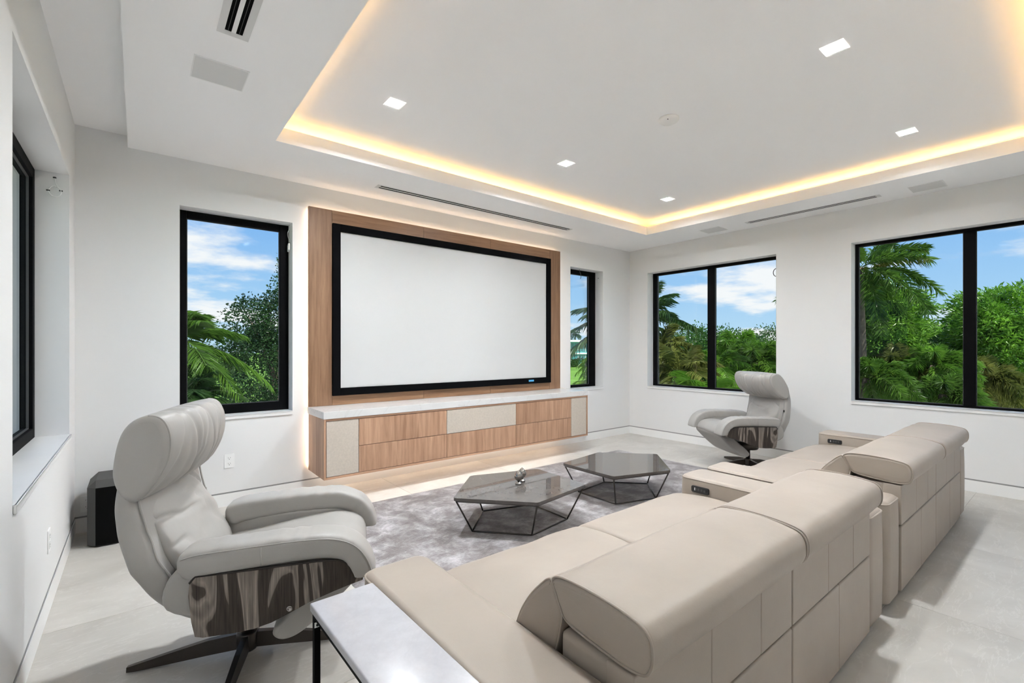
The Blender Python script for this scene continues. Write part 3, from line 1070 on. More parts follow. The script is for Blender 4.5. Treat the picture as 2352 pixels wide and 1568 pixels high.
def build_sofa():
    X0 = .612                                  # outer side of the window-side arm
    s = thing('reclining_sofa', None, 'sofa', (X0, .65, 0), group='two seat reclining sofas')

    def P(prof):
        return [(u - .65, v) for u, v in prof]
    aw, sw_ = .253, .890
    W = 2 * aw + 2 * sw_
    xs_ = [aw, aw + sw_, aw + 2 * sw_]
    MZ = MAP_Z
    # arms: plan outline swept upward, with welt cord round the top
    for i, (a, b) in enumerate(((0, aw), (W - aw, W))):
        pr = rrect(a + .004, b - .004, .0, .975, .050, 6)
        arm = loft('armrest', pr, .030, .556, .012, MZ, 'sofa_leather', s, m=4, mid=6, crown=.004, r1=.026)
        tube('welt_cord', [(u, v, .541) for u, v in inset(pr, .0015)], .0042, 'sofa_leather', arm, closed=True)
        if i == 1:
            y_, z_ = .832, .487
            usb = prism('control_panel', rrect(y_ - .056, y_ + .056, z_ - .019, z_ + .019, .010, 4), a - .006, a + .006, MAP_X, 'plastic_black', arm, r=.002)
            usb['label'] = 'black control panel with buttons and a charging port'
            for k in range(4):
                yy = y_ - .030 + k * .019
                box('button', (a - .0075, a - .005), (yy - .006, yy + .006), (z_ - .007, z_ + .007), 'grey_button', usb, r=.001, seg=1)
            box('usb_port', (a - .0077, a - .005), (y_ + .030, y_ + .034), (z_ - .007, z_ + .009), 'plastic_white', usb)
    # carcass under seats and backs
    box('base', (aw + .004, W - aw - .004), (.06, .93), (.028, .30), 'sofa_leather', s, r=.01, seg=2)
    box('back_frame', (aw + .006, W - aw - .006), (.05, .235), (.27, .600), 'sofa_leather', s, r=.02, seg=3)
    for k in range(2):
        a, b = xs_[k], xs_[k + 1]
        seat = closed_spline(P([(.96, .29), (.955, .40), (1.00, .445), (1.20, .458), (1.45, .462), (1.60, .448), (1.672, .415), (1.69, .36), (1.675, .30), (1.5, .285), (1.2, .28)]), 88)
        loft('seat_cushion', seat, a + .002, b - .002, .030, MAP_X, 'sofa_leather', s, m=5, mid=18, crown=.006, wr=soft(.006, 6, k + 1))
        fr = closed_spline(P([(1.585, .07), (1.66, .07), (1.685, .14), (1.688, .23), (1.665, .285), (1.585, .285)]), 36)
        loft('footrest', fr, a + .004, b - .004, .025, MAP_X, 'sofa_leather', s, m=4, mid=6)
        bc = closed_spline(P([(1.085, .45), (1.058, .556), (1.012, .632), (.965, .684), (.934, .712), (.914, .715), (.896, .690), (.876, .645), (.885, .59), (.905, .50), (.92, .44), (1.0, .425)]), 72)
        cush = loft('back_cushion', bc, a + .004, b - .004, .016, MAP_X, 'sofa_leather', s, m=4, mid=16, wr=soft(.004, 5, k + 5))
        for xx in (a + .010, b - .010):
            tube('welt_cord', [(xx, u, v) for u, v in inset(bc, .002)], .0034, 'sofa_leather', cush, closed=True)
        hr = closed_spline(P([(.914, .716), (.893, .733), (.845, .739), (.784, .740), (.71, .737), (.655, .730), (.620, .720), (.602, .698), (.598, .668), (.602, .640), (.618, .617), (.66, .609), (.72, .611), (.80, .618), (.862, .630), (.886, .660), (.902, .692)]), 112)
        head = loft('headrest', hr, a + .004, b - .004, .014, MAP_X, 'sofa_leather', s, m=4, mid=24, crown=.003, wr=soft(.004, 7, k + 11, (.5, 1, 1)))
        for xx in (a + .008, b - .008):
            tube('welt_cord', [(xx, u, v) for u, v in inset(hr, .001)], .0036, 'sofa_leather', head, closed=True)
        # rear panels, each of upholstered channels meeting in a seam
        cuts_u = [0, .39, .73, 1.0]
        cuts_l = [0, .53, 1.0]
        for nm, cuts, za, zb in (('upper_back_panel', cuts_u, .386, .600), ('lower_back_panel', cuts_l, .030, .380)):
            for c0, c1 in zip(cuts, cuts[1:]):
                pa, pb = a + .003 + (b - a - .006) * c0, a + .003 + (b - a - .006) * c1
                pr = rrect(pa + (.001 if c0 == 0 else 0), pb - (.001 if c1 == 1 else 0), za, zb, .006, 3)
                loft(nm, pr, -.004, .075, .0055, lambda u, v, t: (u, t, v), 'sofa_leather', s, m=4, mid=1, r1=.002)
    for x in (.12, W - .12):
        for y in (.08, .55):
            lathe('foot', [(0, 0), (.025, 0), (.025, .032), (0, .032)], 'plastic_black', s, 12, (x, y, 0))
    return s


sofa = build_sofa()
sofa['label'] = 'cream leather two seat reclining sofa standing next to the narrow marble side table'
sofa2 = copy_tree(sofa)
sofa2.location = (2.950, .65, 0)
sofa2['label'] = 'cream leather two seat reclining sofa next to the wide window, far armchair behind it'


def path_loft(name, stations, mat, parent, n=28, wr=None):
    """stations: (centre f, centre z, tangent angle, half width s, half thickness, squareness)"""
    verts, faces = [], []
    for cf, cz, ang, hw_, ht_, e in stations:
        nx, nz = math.sin(ang), -math.cos(ang)          # normal in the f-z plane
        for k in range(n):
            t = 2 * PI * k / n
            c, s_ = math.cos(t), math.sin(t)
            su = math.copysign(abs(c) ** e, c) * hw_
            sv = math.copysign(abs(s_) ** e, s_) * ht_
            p = Vector((cf + nx * sv, su, cz + nz * sv))
            if wr:
                p = wr(p, 0, 0, 0, 0, 0)
            verts.append(p)
    m_ = len(stations)
    for i in range(m_ - 1):
        for k in range(n):
            faces.append((i * n + k, i * n + (k + 1) % n, (i + 1) * n + (k + 1) % n, (i + 1) * n + k))
    bm = bmesh.new()
    bv = [bm.verts.new(v) for v in verts]
    for f in faces:
        bm.faces.new([bv[i] for i in f])
    bm.faces.new(bv[:n][::-1])
    bm.faces.new(bv[-n:])
    return from_bm(name, bm, mat, parent, smooth=True)


def build_armchair():
    c = thing('swivel_armchair', None, 'armchair', (0, 0, 0), group='swivel armchairs')
    LT = 'chair_leather'
    # seat cushion and the folded footrest under its front
    seat = closed_spline([(-.22, .38), (-.15, .445), (-.02, .468), (.12, .492), (.28, .515), (.38, .518), (.450, .498), (.485, .455), (.480, .415), (.40, .375), (.2, .33), (0, .33), (-.16, .34)], 104)
    loft('seat_cushion', seat, -.245, .245, .040, MAP_Y, LT, c, m=6, mid=14, crown=.012, wr=soft(.006, 7, 3))
    foot = closed_spline([(.478, .432), (.486, .405), (.455, .365), (.36, .275), (.26, .195), (.195, .172), (.155, .190), (.16, .225), (.24, .300), (.34, .375), (.42, .425)], 88)
    loft('footrest', foot, -.255, .255, .018, MAP_Y, LT, c, m=5, mid=10, crown=.006)
    # wooden side shells, upholstered inner arms, arm pads
    shell = [(-.108, .440), (-.104, .485), (-.085, .508), (.025, .512), (.174, .516), (.330, .517), (.405, .510), (.458, .482), (.500, .435), (.497, .418), (.440, .405), (.390, .392), (.300, .364),
             (.232, .334), (.170, .308), (.111, .294), (.037, .287), (-.060, .284), (-.086, .290), (-.098, .345)]

    def bow(u):
        return .360 - .018 * ((u - .18) / .33) ** 2
    for sd in (-1, 1):
        bm = bmesh.new()
        A, B = [], []
        for u, v in shell:
            A.append(bm.verts.new((u, sd * bow(u), v)))
            B.append(bm.verts.new((u, sd * (bow(u) - .014), v)))
        n = len(shell)
        for j in range(n):
            bm.faces.new((A[j], A[(j + 1) % n], B[(j + 1) % n], B[j]))
        for R in (A, B):      # strips across so the bow reads as a curve
            for q in ((0, 1, 18, 19), (1, 2, 17, 18), (2, 3, 16, 17), (3, 4, 14, 15, 16), (4, 5, 12, 13, 14), (5, 6, 11, 12), (6, 7, 10, 11), (7, 8, 9, 10)):
                bm.faces.new([R[k] for k in q])
        sp_ = from_bm('side_shell', bm, 'zebra_wood', c)
        tube('edge_gap', [(u, sd * (bow(u) - .002), v) for u, v in shell[1:9]], .0045, 'dark_gap', sp_)  # dark tube painted in for the shaded gap under the arm pad
        if sd == -1:
            b_ = lathe('release_button', [(0, 0), (.011, 0), (.011, .004), (.007, .005), (.006, .003), (0, .003)], 'chrome', sp_, 14)
            b_.location = (.232, -.359, .352)
            b_.rotation_euler = (PI / 2, 0, 0)
        inner = closed_spline([(-.19, .38), (-.18, .50), (-.08, .53), (.02, .535), (.15, .54), (.30, .54), (.40, .53), (.455, .49), (.475, .44), (.44, .415), (.36, .395), (.15, .34), (0, .32)], 72)
        a0, a1 = sorted((sd * .223, sd * .322))
        loft('inner_arm', inner, a0, a1, .020, MAP_Y, LT, c, m=4, mid=2)
        path = open_spline([(-.148, .530), (-.08, .550), (.03, .560), (.17, .568), (.30, .570), (.385, .562), (.445, .535), (.482, .490), (.500, .445), (.502, .424)], 7)
        st = []
        for i, p in enumerate(path):
            q0, q1 = path[max(i - 1, 0)], path[min(i + 1, len(path) - 1)]
            ang = math.atan2((q1 - q0).y, (q1 - q0).x)
            e = i / (len(path) - 1)
            k = min(e, 1 - e)
            cap = math.sqrt(max(.02, 1 - (1 - k / .06) ** 2)) if k < .06 else 1
            st.append((p.x, p.y, ang, .072 * (.72 + .28 * cap), (.053 - .010 * e) * cap, .42))

        def arm_fold(p, *_, sd=sd):
            f = noise.noise(Vector((p.x * 30 - p.z * 22, p.z * 6, sd * 3.0)))
            top = max(0, min(1, (p.z - .565) / .03))
            return Vector((p.x, p.y + sd * (bow(p.x) - .066) + .003 * f, p.z + .005 * f * top))
        pad = path_loft('arm_pad', st, LT, c, 44, arm_fold)
        seam = []
        for (cf, cz, ang, hw_, th, e) in st[3:-3]:
            nx, nz = -math.sin(ang), math.cos(ang)
            seam.append((cf + nx * th * .70, sd * (bow(cf) - .066 + hw_ * .965), cz + nz * th * .70))
        tube('seam', seam, .0022, LT, pad)
        tube('cross_seam', [(.135, sd * (bow(.135) + .0055), .526), (.135, sd * (bow(.135) + .0055), .565), (.135, sd * (bow(.135) + .004), .596)], .0018, LT, pad)
    # backrest: narrow at the seat, wide at the shoulders
    back = open_spline([(-.085, .290), (-.150, .345), (-.215, .425), (-.262, .52), (-.293, .61), (-.312, .70), (-.322, .785), (-.318, .86)], 6)
    st = []
    for i, p in enumerate(back):
        q0, q1 = back[max(i - 1, 0)], back[min(i + 1, len(back) - 1)]
        ang = math.atan2((q1 - q0).y, (q1 - q0).x)
        e = i / (len(back) - 1)
        hw_ = .215 + .092 * min(1, e / .45)
        th = .044 + .022 * math.sin(PI * min(1, e * 1.05))
        if e < .06:
            hw_ *= .82 + 3 * e; th *= .6 + 6.6 * e
        st.append((p.x, p.y, ang, hw_, th, .50))
    w1 = soft(.004, 6, 21, (1, .7, 2.2))
    bk = path_loft('backrest', st, LT, c, 64, w1)
    for sd in (-1, 1):
        pts = []
        for cf, cz, ang, hw_, th, e in st[7:-4]:
            nx, nz = math.sin(ang), -math.cos(ang)
            k = th * .80
            pts.append(w1(Vector((cf + nx * k, sd * hw_ * .945, cz + nz * k)), 0, 0, 0, 0, 0))
        tube('seam', pts, .0040, LT, bk)
    # forward pillow on the back, creased
    lump = open_spline([(-.120, .415), (-.160, .49), (-.205, .56), (-.244, .64), (-.274, .72), (-.296, .80)], 9)
    st2 = []
    for i, p in enumerate(lump):
        q0, q1 = lump[max(i - 1, 0)], lump[min(i + 1, len(lump) - 1)]
        ang = math.atan2((q1 - q0).y, (q1 - q0).x)
        e = i / (len(lump) - 1)
        cap = max(.12, math.sin(PI * (.06 + .88 * e)) ** .45)
        st2.append((p.x, p.y, ang, .246 * (.72 + .28 * cap), (.062 - .018 * e) * cap, .66))

    def crease(p, *_):
        t_ = p.z * 1.0 + .35 * abs(p.y)
        top = max(0, min(1, (p.z - .52) / .16))
        w = noise.noise(Vector((p.y * 3, t_ * 15, 4.0))) * .009 * (.4 + top) - .012 * max(0, 1 - abs(noise.noise(Vector((p.y * 4 + 3, t_ * 9, 8.0)))) * 9) * (.25 + top)
        return p + Vector((w, 0, w * .3))
    path_loft('back_pillow', st2, LT, c, 56, crease)
    # headrest roll with deep pleats, bulging forward in the middle
    head = closed_spline([(-.272, .792), (-.300, .784), (-.334, .812), (-.356, .875), (-.352, .95), (-.332, 1.03), (-.298, 1.076), (-.252, 1.095), (-.212, 1.083), (-.188, 1.042), (-.181, .985), (-.190, .925), (-.218, .864), (-.248, .818)], 112)
    HS = .318
    rf_ = random.Random(5)
    folds = [(-.27 + .54 * (k + rf_.uniform(.1, .9)) / 12, rf_.uniform(.007, .015), rf_.uniform(.002, .0085), rf_.uniform(-.3, .3)) for k in range(12)]

    def pleat(p, u, v, a, cu, cv):
        k = min(1.0, max(0.0, (u - cu + .04) / .08))
        q = 1 - (a / HS) ** 2
        w = .003 * noise.noise(Vector((a * 14, v * 7, 6.0)))
        for fa, fw_, fd, sl in folds:
            x = (a - fa - sl * (v - .95)) / fw_
            if abs(x) < 3:
                w -= fd * math.exp(-x * x)
        d = Vector((u - cu, 0, v - cv)).normalized()
        return p + d * w * k * min(1, q * 3) + Vector((.060 * q * k, 0, .012 * q * (v > .95)))
    hd = loft('headrest', head, -HS, HS, .020, MAP_Y, LT, c, m=5, mid=110, wr=pleat)
    ring = inset(head, .002)
    for sd in (-1, 1):
        a_ = sd * (HS - .014)
        tube('welt_cord', [tuple(pleat(Vector((u, a_, v)), u, v, a_, -.26, .95)) for u, v in ring[56:112] + ring[0:1]], .0040, LT, hd)
        tube('cap_seam', [(u, sd * (HS - .006), v) for u, v in inset(head, .022)[16:64]], .0014, 'dark_gap', hd)
    # pedestal
    lathe('swivel_column', [(0, .05), (.024, .05), (.024, .20), (.10, .21), (.13, .26), (.13, .33), (0, .33)], 'dark_bronze_base', c, 24)
    lathe('hub', [(0, .022), (.040, .022), (.043, .030), (.043, .094), (.038, .100), (0, .100)], 'dark_bronze_base', c, 24)
    for k in range(4):
        bm = bmesh.new()
        prof = [(.030, .030, .094, .017), (.15, .022, .083, .015), (.30, .010, .052, .013), (.42, .001, .026, .012), (.447, .001, .020, .010)]
        rings = []
        for d_, zb, zt, hw_ in prof:
            rings.append([bm.verts.new(q) for q in ((d_, -hw_, zb), (d_, hw_, zb), (d_, hw_ * .75, zt), (d_, -hw_ * .75, zt))])
        for a, b in zip(rings, rings[1:]):
            for j in range(4):
                bm.faces.new((a[j], a[(j + 1) % 4], b[(j + 1) % 4], b[j]))
        bm.faces.new(rings[0]); bm.faces.new(rings[-1])
        lg = from_bm('leg', bm, 'dark_bronze_base', c)
        lg.rotation_euler = (0, 0, k * PI / 2)
    box('fabric_tag', (-.262, -.252), (.296, .302), (.640, .662), 'plastic_black', c)
    return c


chair = build_armchair()
chair.location = (.378, 2.335, 0)
chair.rotation_euler = (0, 0, math.radians(-23))
chair['label'] = 'grey leather swivel armchair with striped wood side next to the subwoofer corner'
chair2 = copy_tree(chair)
chair2.rotation_euler = (0, 0, math.radians(149))
chair2.location = (5.385, 2.445, 0)
up_ = Matrix.Translation((-.10, 0, .30)) @ Matrix.Rotation(math.radians(7), 4, 'Y') @ Matrix.Translation((.10, 0, -.30))
tip = Matrix.Translation((-.33, 0, .80)) @ Matrix.Rotation(math.radians(15), 4, 'Y') @ Matrix.Translation((.33, 0, -.80))
for ch in chair2.children:                      # this chair sits more upright, its headrest tipped further forward on its hinge
    k_ = ch.name.split('.')[0]
    if k_ in ('backrest', 'back_pillow', 'fabric_tag'):
        ch.matrix_local = up_
    elif k_ == 'headrest':
        ch.matrix_local = up_ @ tip
chair2['label'] = 'grey leather swivel armchair with striped wood side between the two wide windows'

# ------------------------------------------------------------------ rug
RX0, RX1, RY0, RY1 = .95, 4.95, 1.30, 3.92
nx_, ny_ = 160, 105
verts, faces = [], []
for j in range(ny_ + 1):
    for i in range(nx_ + 1):
        x = RX0 + (RX1 - RX0) * i / nx_
        y = RY0 + (RY1 - RY0) * j / ny_
        e = (i in (0, nx_)) or (j in (0, ny_))
        if e:
            x += .006 * noise.noise(Vector((x * 30, y * 30, 3)))
            y += .006 * noise.noise(Vector((x * 30, y * 30, 8)))
        z = .002 if e else .0115 + .0022 * noise.noise(Vector((x * 7, y * 7, 1))) + .0012 * noise.noise(Vector((x * 22, y * 22, 5)))
        verts.append((x, y, z))
for j in range(ny_):
    for i in range(nx_):
        a = j * (nx_ + 1) + i
        faces.append((a, a + 1, a + nx_ + 2, a + nx_ + 1))
rug = mesh('rug', verts, faces, 'silk_rug', smooth=True)
tag(rug, 'mottled silvery mauve silk rug under the coffee tables', 'rug')


# ------------------------------------------------------------------ pentagon coffee tables
def coffee_table(label, cx, cy, corners):
    t = thing('coffee_table', label, 'coffee table', (cx, cy, .0150), group='pentagon coffee tables')
    zt = .273
    pent = [(r * math.cos(math.radians(a)), r * math.sin(math.radians(a))) for r, a in corners]
    prof = []
    for k in range(5):
        p = Vector(pent[k]); a = (Vector(pent[k - 1]) - p).normalized(); b = (Vector(pent[(k + 1) % 5]) - p).normalized()
        for s_ in range(5):
            u = s_ / 4
            q0, q1 = p + a * .022, p + b * .022
            q = q0 * (1 - u) ** 2 + p * 2 * u * (1 - u) + q1 * u * u
            prof.append((q.x, q.y))
    prism('table_top', prof, zt - .022, zt, MAP_Z, 'dark_marble', t, r=.002)
    zu = zt - .028
    top = [(x * .957, y * .957, zu) for x, y in pent]
    bot = [(x * .72, y * .72, .006) for x, y in pent]
    for ring, nm in ((top, 'top_rail'), (bot, 'bottom_rail')):
        for k in range(5):
            tube(nm, [ring[k], ring[(k + 1) % 5]], .0062, 'bronze_metal', t, sides=8)
    for k in range(5):
        tube('leg', [top[k], bot[k]], .0062, 'bronze_metal', t, sides=8)
    return t


coffee_table('dark marble pentagon coffee table with two small metal ornaments on it', 2.291, 2.784, [(.560, -183.6), (.442, -111.1), (.532, -37.6), (.508, 30.5), (.465, 108.1)])
coffee_table('dark marble pentagon coffee table with a bare polished top', 3.477, 2.734, [(.502, -148.0), (.463, -74.8), (.565, -1.1), (.440, 67.9), (.535, 143.5)])


def ornament(label, x, y):
    o = thing('metal_ornament', label, 'ornament', (x, y, .2882), group='metal ornaments')
    lathe('foot', [(0, 0), (.024, 0), (.026, .005), (.023, .012), (.012, .020), (.008, .028)], 'chrome', o, 28)
    lathe('bulb', [(.008, .027), (.016, .030), (.027, .040), (.0325, .055), (.032, .068), (.026, .083), (.016, .096), (.007, .105), (.002, .110), (0, .111)], 'chrome', o, 28)


ornament('shiny metal bud ornament, lower of the pair on the marble table', 2.305, 2.790)
ornament('shiny metal bud ornament touching its twin on the marble table edge side', 2.378, 2.835)

# ------------------------------------------------------------------ narrow marble side table against the sofa arm
st_ = thing('side_table', 'narrow white marble side table with black legs against the sofa arm', 'side table', (.402, 1.468, 0), rz=math.radians(1.2))
TW, TL, TZ = .196, .72, .578
box('marble_top', (0, TW), (-TL, 0), (TZ - .024, TZ), 'white_marble', st_, r=.004, seg=3)
tl = .018
for x in (.006, TW - .006 - tl):
    for y in (-.024, -TL + .006):
        box('leg', (x, x + tl), (y, y + tl), (0, TZ - .024), 'black_aluminium', st_, r=.001, seg=1)
    box('side_rail', (x, x + tl), (-TL + .024, -.024), (TZ - .042, TZ - .0245), 'black_aluminium', st_, r=.001, seg=1)
    box('floor_rail', (x, x + tl), (-TL + .024, -.024), (0, .018), 'black_aluminium', st_, r=.001, seg=1)
for y in (-.024, -TL + .006):
    box('end_rail', (.024, TW - .024), (y, y + tl), (TZ - .042, TZ - .0245), 'black_aluminium', st_, r=.001, seg=1)
cl = box('clip', (.006, .022), (-.0265, -.0245), (TZ - .066, TZ - .050), 'plastic_white', st_, r=.0008, seg=1)
lathe('clip_screw', [(0, 0), (.004, 0), (.004, .002), (0, .002)], 'plastic_black', cl, 10)
cl.children[0].location = (.014, -.0268, TZ - .058)
cl.children[0].rotation_euler = (PI / 2, 0, 0)

# ================================================================== OUTSIDE
gr = mesh('ground', [(-300, -120, GROUND), (500, -120, GROUND), (500, 500, GROUND), (-300, 500, GROUND)], [(0, 1, 2, 3)], 'lawn')
tag(gr, 'bright green lawn outside below the windows', 'lawn', kind='structure')
plain('bounce_paving_pale', (.52, .50, .47), 0.8, var=0.08, vscale=1.5)
te = box('bounce_paving', (-13, 21), (-14, 20), (GROUND, GROUND + .05), 'bounce_paving_pale')  # unseen slab added so light bounced indoors stays neutral instead of green
tag(te, 'unseen pale paving added below the windows to bounce neutral light', 'paving', kind='structure')
rf = box('roof', (XL - .6, XR + .5), (YB - .5, YF + .5), (TOP, TOP + .25), 'house_white')
tag(rf, 'flat roof over the room', 'roof', kind='structure')


def frond_mesh(name, L, ll, elev, droop, n, width, plume, mat, seed):
    rnd = random.Random(seed)
    verts, faces = [], []
    N = 14

    def P(t):
        h = L * (t * math.cos(elev) * (1 - .18 * droop * t))
        v = L * (t * math.sin(elev) - droop * t * t)
        return Vector((h, 0, v))
    # stalk
    for i in range(N + 1):
        t = i / N
        p = P(t)
        w = .022 * L / 2 * (1 - .85 * t)
        verts += [p + Vector((0, w, 0)), p + Vector((0, -w, 0)), p + Vector((0, 0, -w))]
    for i in range(N):
        a, b = i * 3, i * 3 + 3
        for k in range(3):
            faces.append((a + k, a + (k + 1) % 3, b + (k + 1) % 3, b + k))
    for i in range(n):
        t = .14 + .86 * (i + rnd.random() * .6) / n
        p = P(t)
        tg = (P(min(t + .02, 1.02)) - P(t - .02)).normalized()
        sd = Vector((0, 1, 0))
        up = tg.cross(sd) * -1
        for s in (-1, 1):
            l = ll * (.35 + .65 * math.sin(PI * min(1, (.12 + .80 * t)) ** 1.0)) * rnd.uniform(.85, 1.12)
            tilt = rnd.uniform(-1.2, 1.2) if plume else rnd.uniform(-.05, .35)
            fwd = rnd.uniform(.45, .75)
            d = (sd * s * math.cos(tilt) + up * math.sin(tilt)).normalized()
            d = (d * (1 - fwd * .5) + tg * fwd).normalized()
            q1 = p + d * l * .5 + Vector((0, 0, -.05 * l))
            q2 = p + d * l + Vector((0, 0, -.30 * l * rnd.uniform(.6, 1.3)))
            w = d.cross(Vector((0, 0, 1)))
            if w.length < 1e-4:
                w = Vector((1, 0, 0))
            w = w.normalized() * width * .5
            if plume:
                w = (w + Vector((0, 0, rnd.uniform(-1, 1) * width * .5)))
            b = len(verts)
            verts += [p, q1 + w, q2, q1 - w]
            faces += [(b, b + 1, b + 2), (b, b + 2, b + 3)]
    me = bpy.data.meshes.new(name)
    me.from_pydata([tuple(v) for v in verts], [], faces)
    me.materials.append(M[mat])
    me.update()
    return me


FRONDS = {}


def palm(label, crown, L, n_fronds, mat, ll=None, width=.035, plume=False, leaflets=44, emin=-.35, emax=1.35, droop=.55, trunk_r=.11, seed=1, name='palm_tree', group=None, base=None):
    rnd = random.Random(seed)
    ll = ll or L * .30
    base = base or Vector((crown.x + rnd.uniform(-.3, .3), crown.y + rnd.uniform(-.3, .3), GROUND))
    p = thing(name, label, 'palm tree', base, group=group)
    loc = crown - base
    if loc.z > .3:
        pts = [Vector((loc.x * (k / 6) ** 1.5, loc.y * (k / 6) ** 1.5, loc.z * k / 6)) for k in range(7)]
        tube('trunk', pts, [trunk_r * (1.15 - .25 * k / 6) for k in range(7)], 'bark', p, sides=10)
    key = (L, ll, mat, width, plume, leaflets, emin, emax, droop)
    if key not in FRONDS:
        FRONDS[key] = [frond_mesh('frond', L * (.9 + .1 * math.sin(k)), ll, emin + (emax - emin) * (k + .5) / 6, droop * (1.0 - .35 * k / 6), leaflets, width, plume, mat, seed * 17 + k) for k in range(6)]
    for i in range(n_fronds):
        me = FRONDS[key][i % 6]
        o = bpy.data.objects.new('frond', me)
        COL.objects.link(o)
        o.parent = p
        o.location = loc
        o.rotation_euler = (rnd.uniform(-.12, .12), rnd.uniform(-.12, .12), i * 2.399963 + rnd.uniform(-.2, .2))
        s = rnd.uniform(.88, 1.1)
        o.scale = (s, s, s)
    return p


def leaf_tree(label, base, blobs, n, size, mat, long_=1.0, seed=1, trunk_r=.14, name='leafy_tree', cat='tree', group=None, clump=0):
    """crown of single leaves filling a set of ellipsoids (centre relative to base)"""
    rnd = random.Random(seed)
    t = thing(name, label, cat, base, group=group)
    verts, faces = [], []
    vol = [b[3] * b[4] * b[5] for b in blobs]
    tot = sum(vol)
    bm = bmesh.new()
    top = max(blobs, key=lambda b: b[2])
    zc = sum(b[2] for b in blobs) / len(blobs)
    cx_ = sum(b[0] for b in blobs) / len(blobs); cy_ = sum(b[1] for b in blobs) / len(blobs)
    if trunk_r:
        bm_tube(bm, [(0, 0, 0), (cx_ * .3, cy_ * .3, zc * .4), (cx_, cy_, zc)], [trunk_r, trunk_r * .8, trunk_r * .5], 8)
        for b in blobs:
            bm_tube(bm, [(cx_ * .6, cy_ * .6, zc * .62), ((cx_ + b[0]) / 2, (cy_ + b[1]) / 2, (zc * .8 + b[2]) / 2), (b[0], b[1], b[2] + b[5] * .3)], [trunk_r * .5, trunk_r * .3, trunk_r * .1], 5)
        from_bm('trunk', bm, 'bark', t, smooth=True)
    else:
        bm.free()
    for b, v in zip(blobs, vol):
        cnt = int(n * v / tot)
        i = 0
        while i < cnt:
            d = Vector((rnd.gauss(0, 1), rnd.gauss(0, 1), rnd.gauss(0, 1))).normalized()
            r = rnd.uniform(.35, 1.0) ** .45
            r *= 1 + .5 * noise.noise(d * 2.6 + Vector((seed, b[0], b[2])))
            c = Vector((b[0] + d.x * r * b[3], b[1] + d.y * r * b[4], b[2] + d.z * r * b[5]))
            k = 1
            dirs = [None]
            if clump:
                k = clump
            ax = Vector((rnd.gauss(0, 1), rnd.gauss(0, 1), rnd.gauss(0, .5) + .2)).normalized()
            for q in range(k):
                dd = (d * .8 + Vector((rnd.gauss(0, .7), rnd.gauss(0, .7), rnd.gauss(0, .5) - .15))).normalized()
                pos = c if not clump else c + ax * size * .55 * (q - k / 2)
                l = size * long_ * rnd.uniform(.7, 1.25)
                w = size * .42 * rnd.uniform(.7, 1.2)
                sdv = dd.cross(Vector((rnd.gauss(0, 1), rnd.gauss(0, 1), rnd.gauss(0, 1))))
                if sdv.length < 1e-3:
                    continue
                sdv = sdv.normalized() * w
                nrm = sdv.cross(dd).normalized() * w * .35
                bi = len(verts)
                verts += [pos, pos + dd * l * .5 + sdv + nrm, pos + dd * l, pos + dd * l * .5 - sdv + nrm]
                faces += [(bi, bi + 1, bi + 2), (bi, bi + 2, bi + 3)]
                i += 1
    fo = mesh('foliage', verts, faces, mat, t)
    fo['kind'] = 'stuff'
    return t


def gb(px, py, depth):
    p = at(px, py, depth)
    return Vector((p.x, p.y, GROUND)), p.z - GROUND


# -- tall window beside the screen: areca palm, dark tree
palm('green feathery palm close outside the tall window, next to the dark leafy tree', at(405, 785, 8.5), 1.5, 26, 'palm_green', ll=.42, width=.020, leaflets=58, emin=-.5, emax=1.2, droop=.55, seed=3)
palm('low dark feathery palm outside the tall window under the taller palm', at(432, 915, 8.2), 1.2, 18, 'palm_dark', ll=.38, width=.019, leaflets=50, emin=-.3, emax=1.3, droop=.5, seed=4)
b, h = gb(640, 800, 12.5)
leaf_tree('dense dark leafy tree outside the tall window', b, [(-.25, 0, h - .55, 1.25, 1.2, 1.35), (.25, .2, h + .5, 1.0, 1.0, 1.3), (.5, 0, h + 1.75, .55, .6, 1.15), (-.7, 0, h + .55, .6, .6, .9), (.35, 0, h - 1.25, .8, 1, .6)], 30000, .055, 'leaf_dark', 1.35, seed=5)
# -- narrow window: house far across the lawn, royal palm, near palm
hb, hh = gb(1300, 840, 118)
hs = thing('house', 'teal two storey modern house across the lawn', 'house', hb, rz=-.25)
box('wall', (-11, 7), (0, 8), (0, 6.0), 'house_teal', hs)
box('roof', (-12, 8.2), (-1.4, 9), (6.0, 6.5), 'house_white', hs)
box('floor_band', (-11.3, 7.3), (-.5, 0), (2.9, 3.25), 'house_white', hs)
for fz in (0.4, 3.5):
    for k in range(8):
        x = -10.6 + 2.2 * k
        wv = box('window', (x, x + 1.9), (-.06, .02), (fz, fz + 2.2), 'house_glass', hs)
        box('window_bar', (x + .9, x + 1.0), (-.12, -.06), (fz, fz + 2.2), 'house_white', wv)
palm('tall royal palm rising behind the teal house', at(1321, 766, 142), 2.6, 18, 'palm_dark', ll=.9, width=.16, leaflets=22, emin=-.6, emax=1.2, droop=.5, trunk_r=.22, seed=6)
b, h = gb(1305, 828, 108)
leaf_tree('dark hedge in front of the teal house', b, [(-4, 0, .9, 3.2, 1.2, 1.0), (0, 0, .9, 3.2, 1.2, 1.0), (4, 0, 1.0, 3.2, 1.2, 1.1)], 2500, .34, 'leaf_dark', 1.2, seed=8, trunk_r=.06, name='hedge', cat='hedge')
palm('bright feathery palm growing up in front of the narrow window', at(1392, 893, 12), 1.15, 22, 'palm_bright', ll=.40, width=.020, leaflets=48, emin=-.3, emax=1.3, droop=.5, seed=9)
palm('palm with drooping fronds behind the narrow window, before the house', at(1394, 822, 22), 1.7, 20, 'palm_green', ll=.50, width=.032, leaflets=40, emin=-.4, emax=1.2, droop=.6, seed=10)
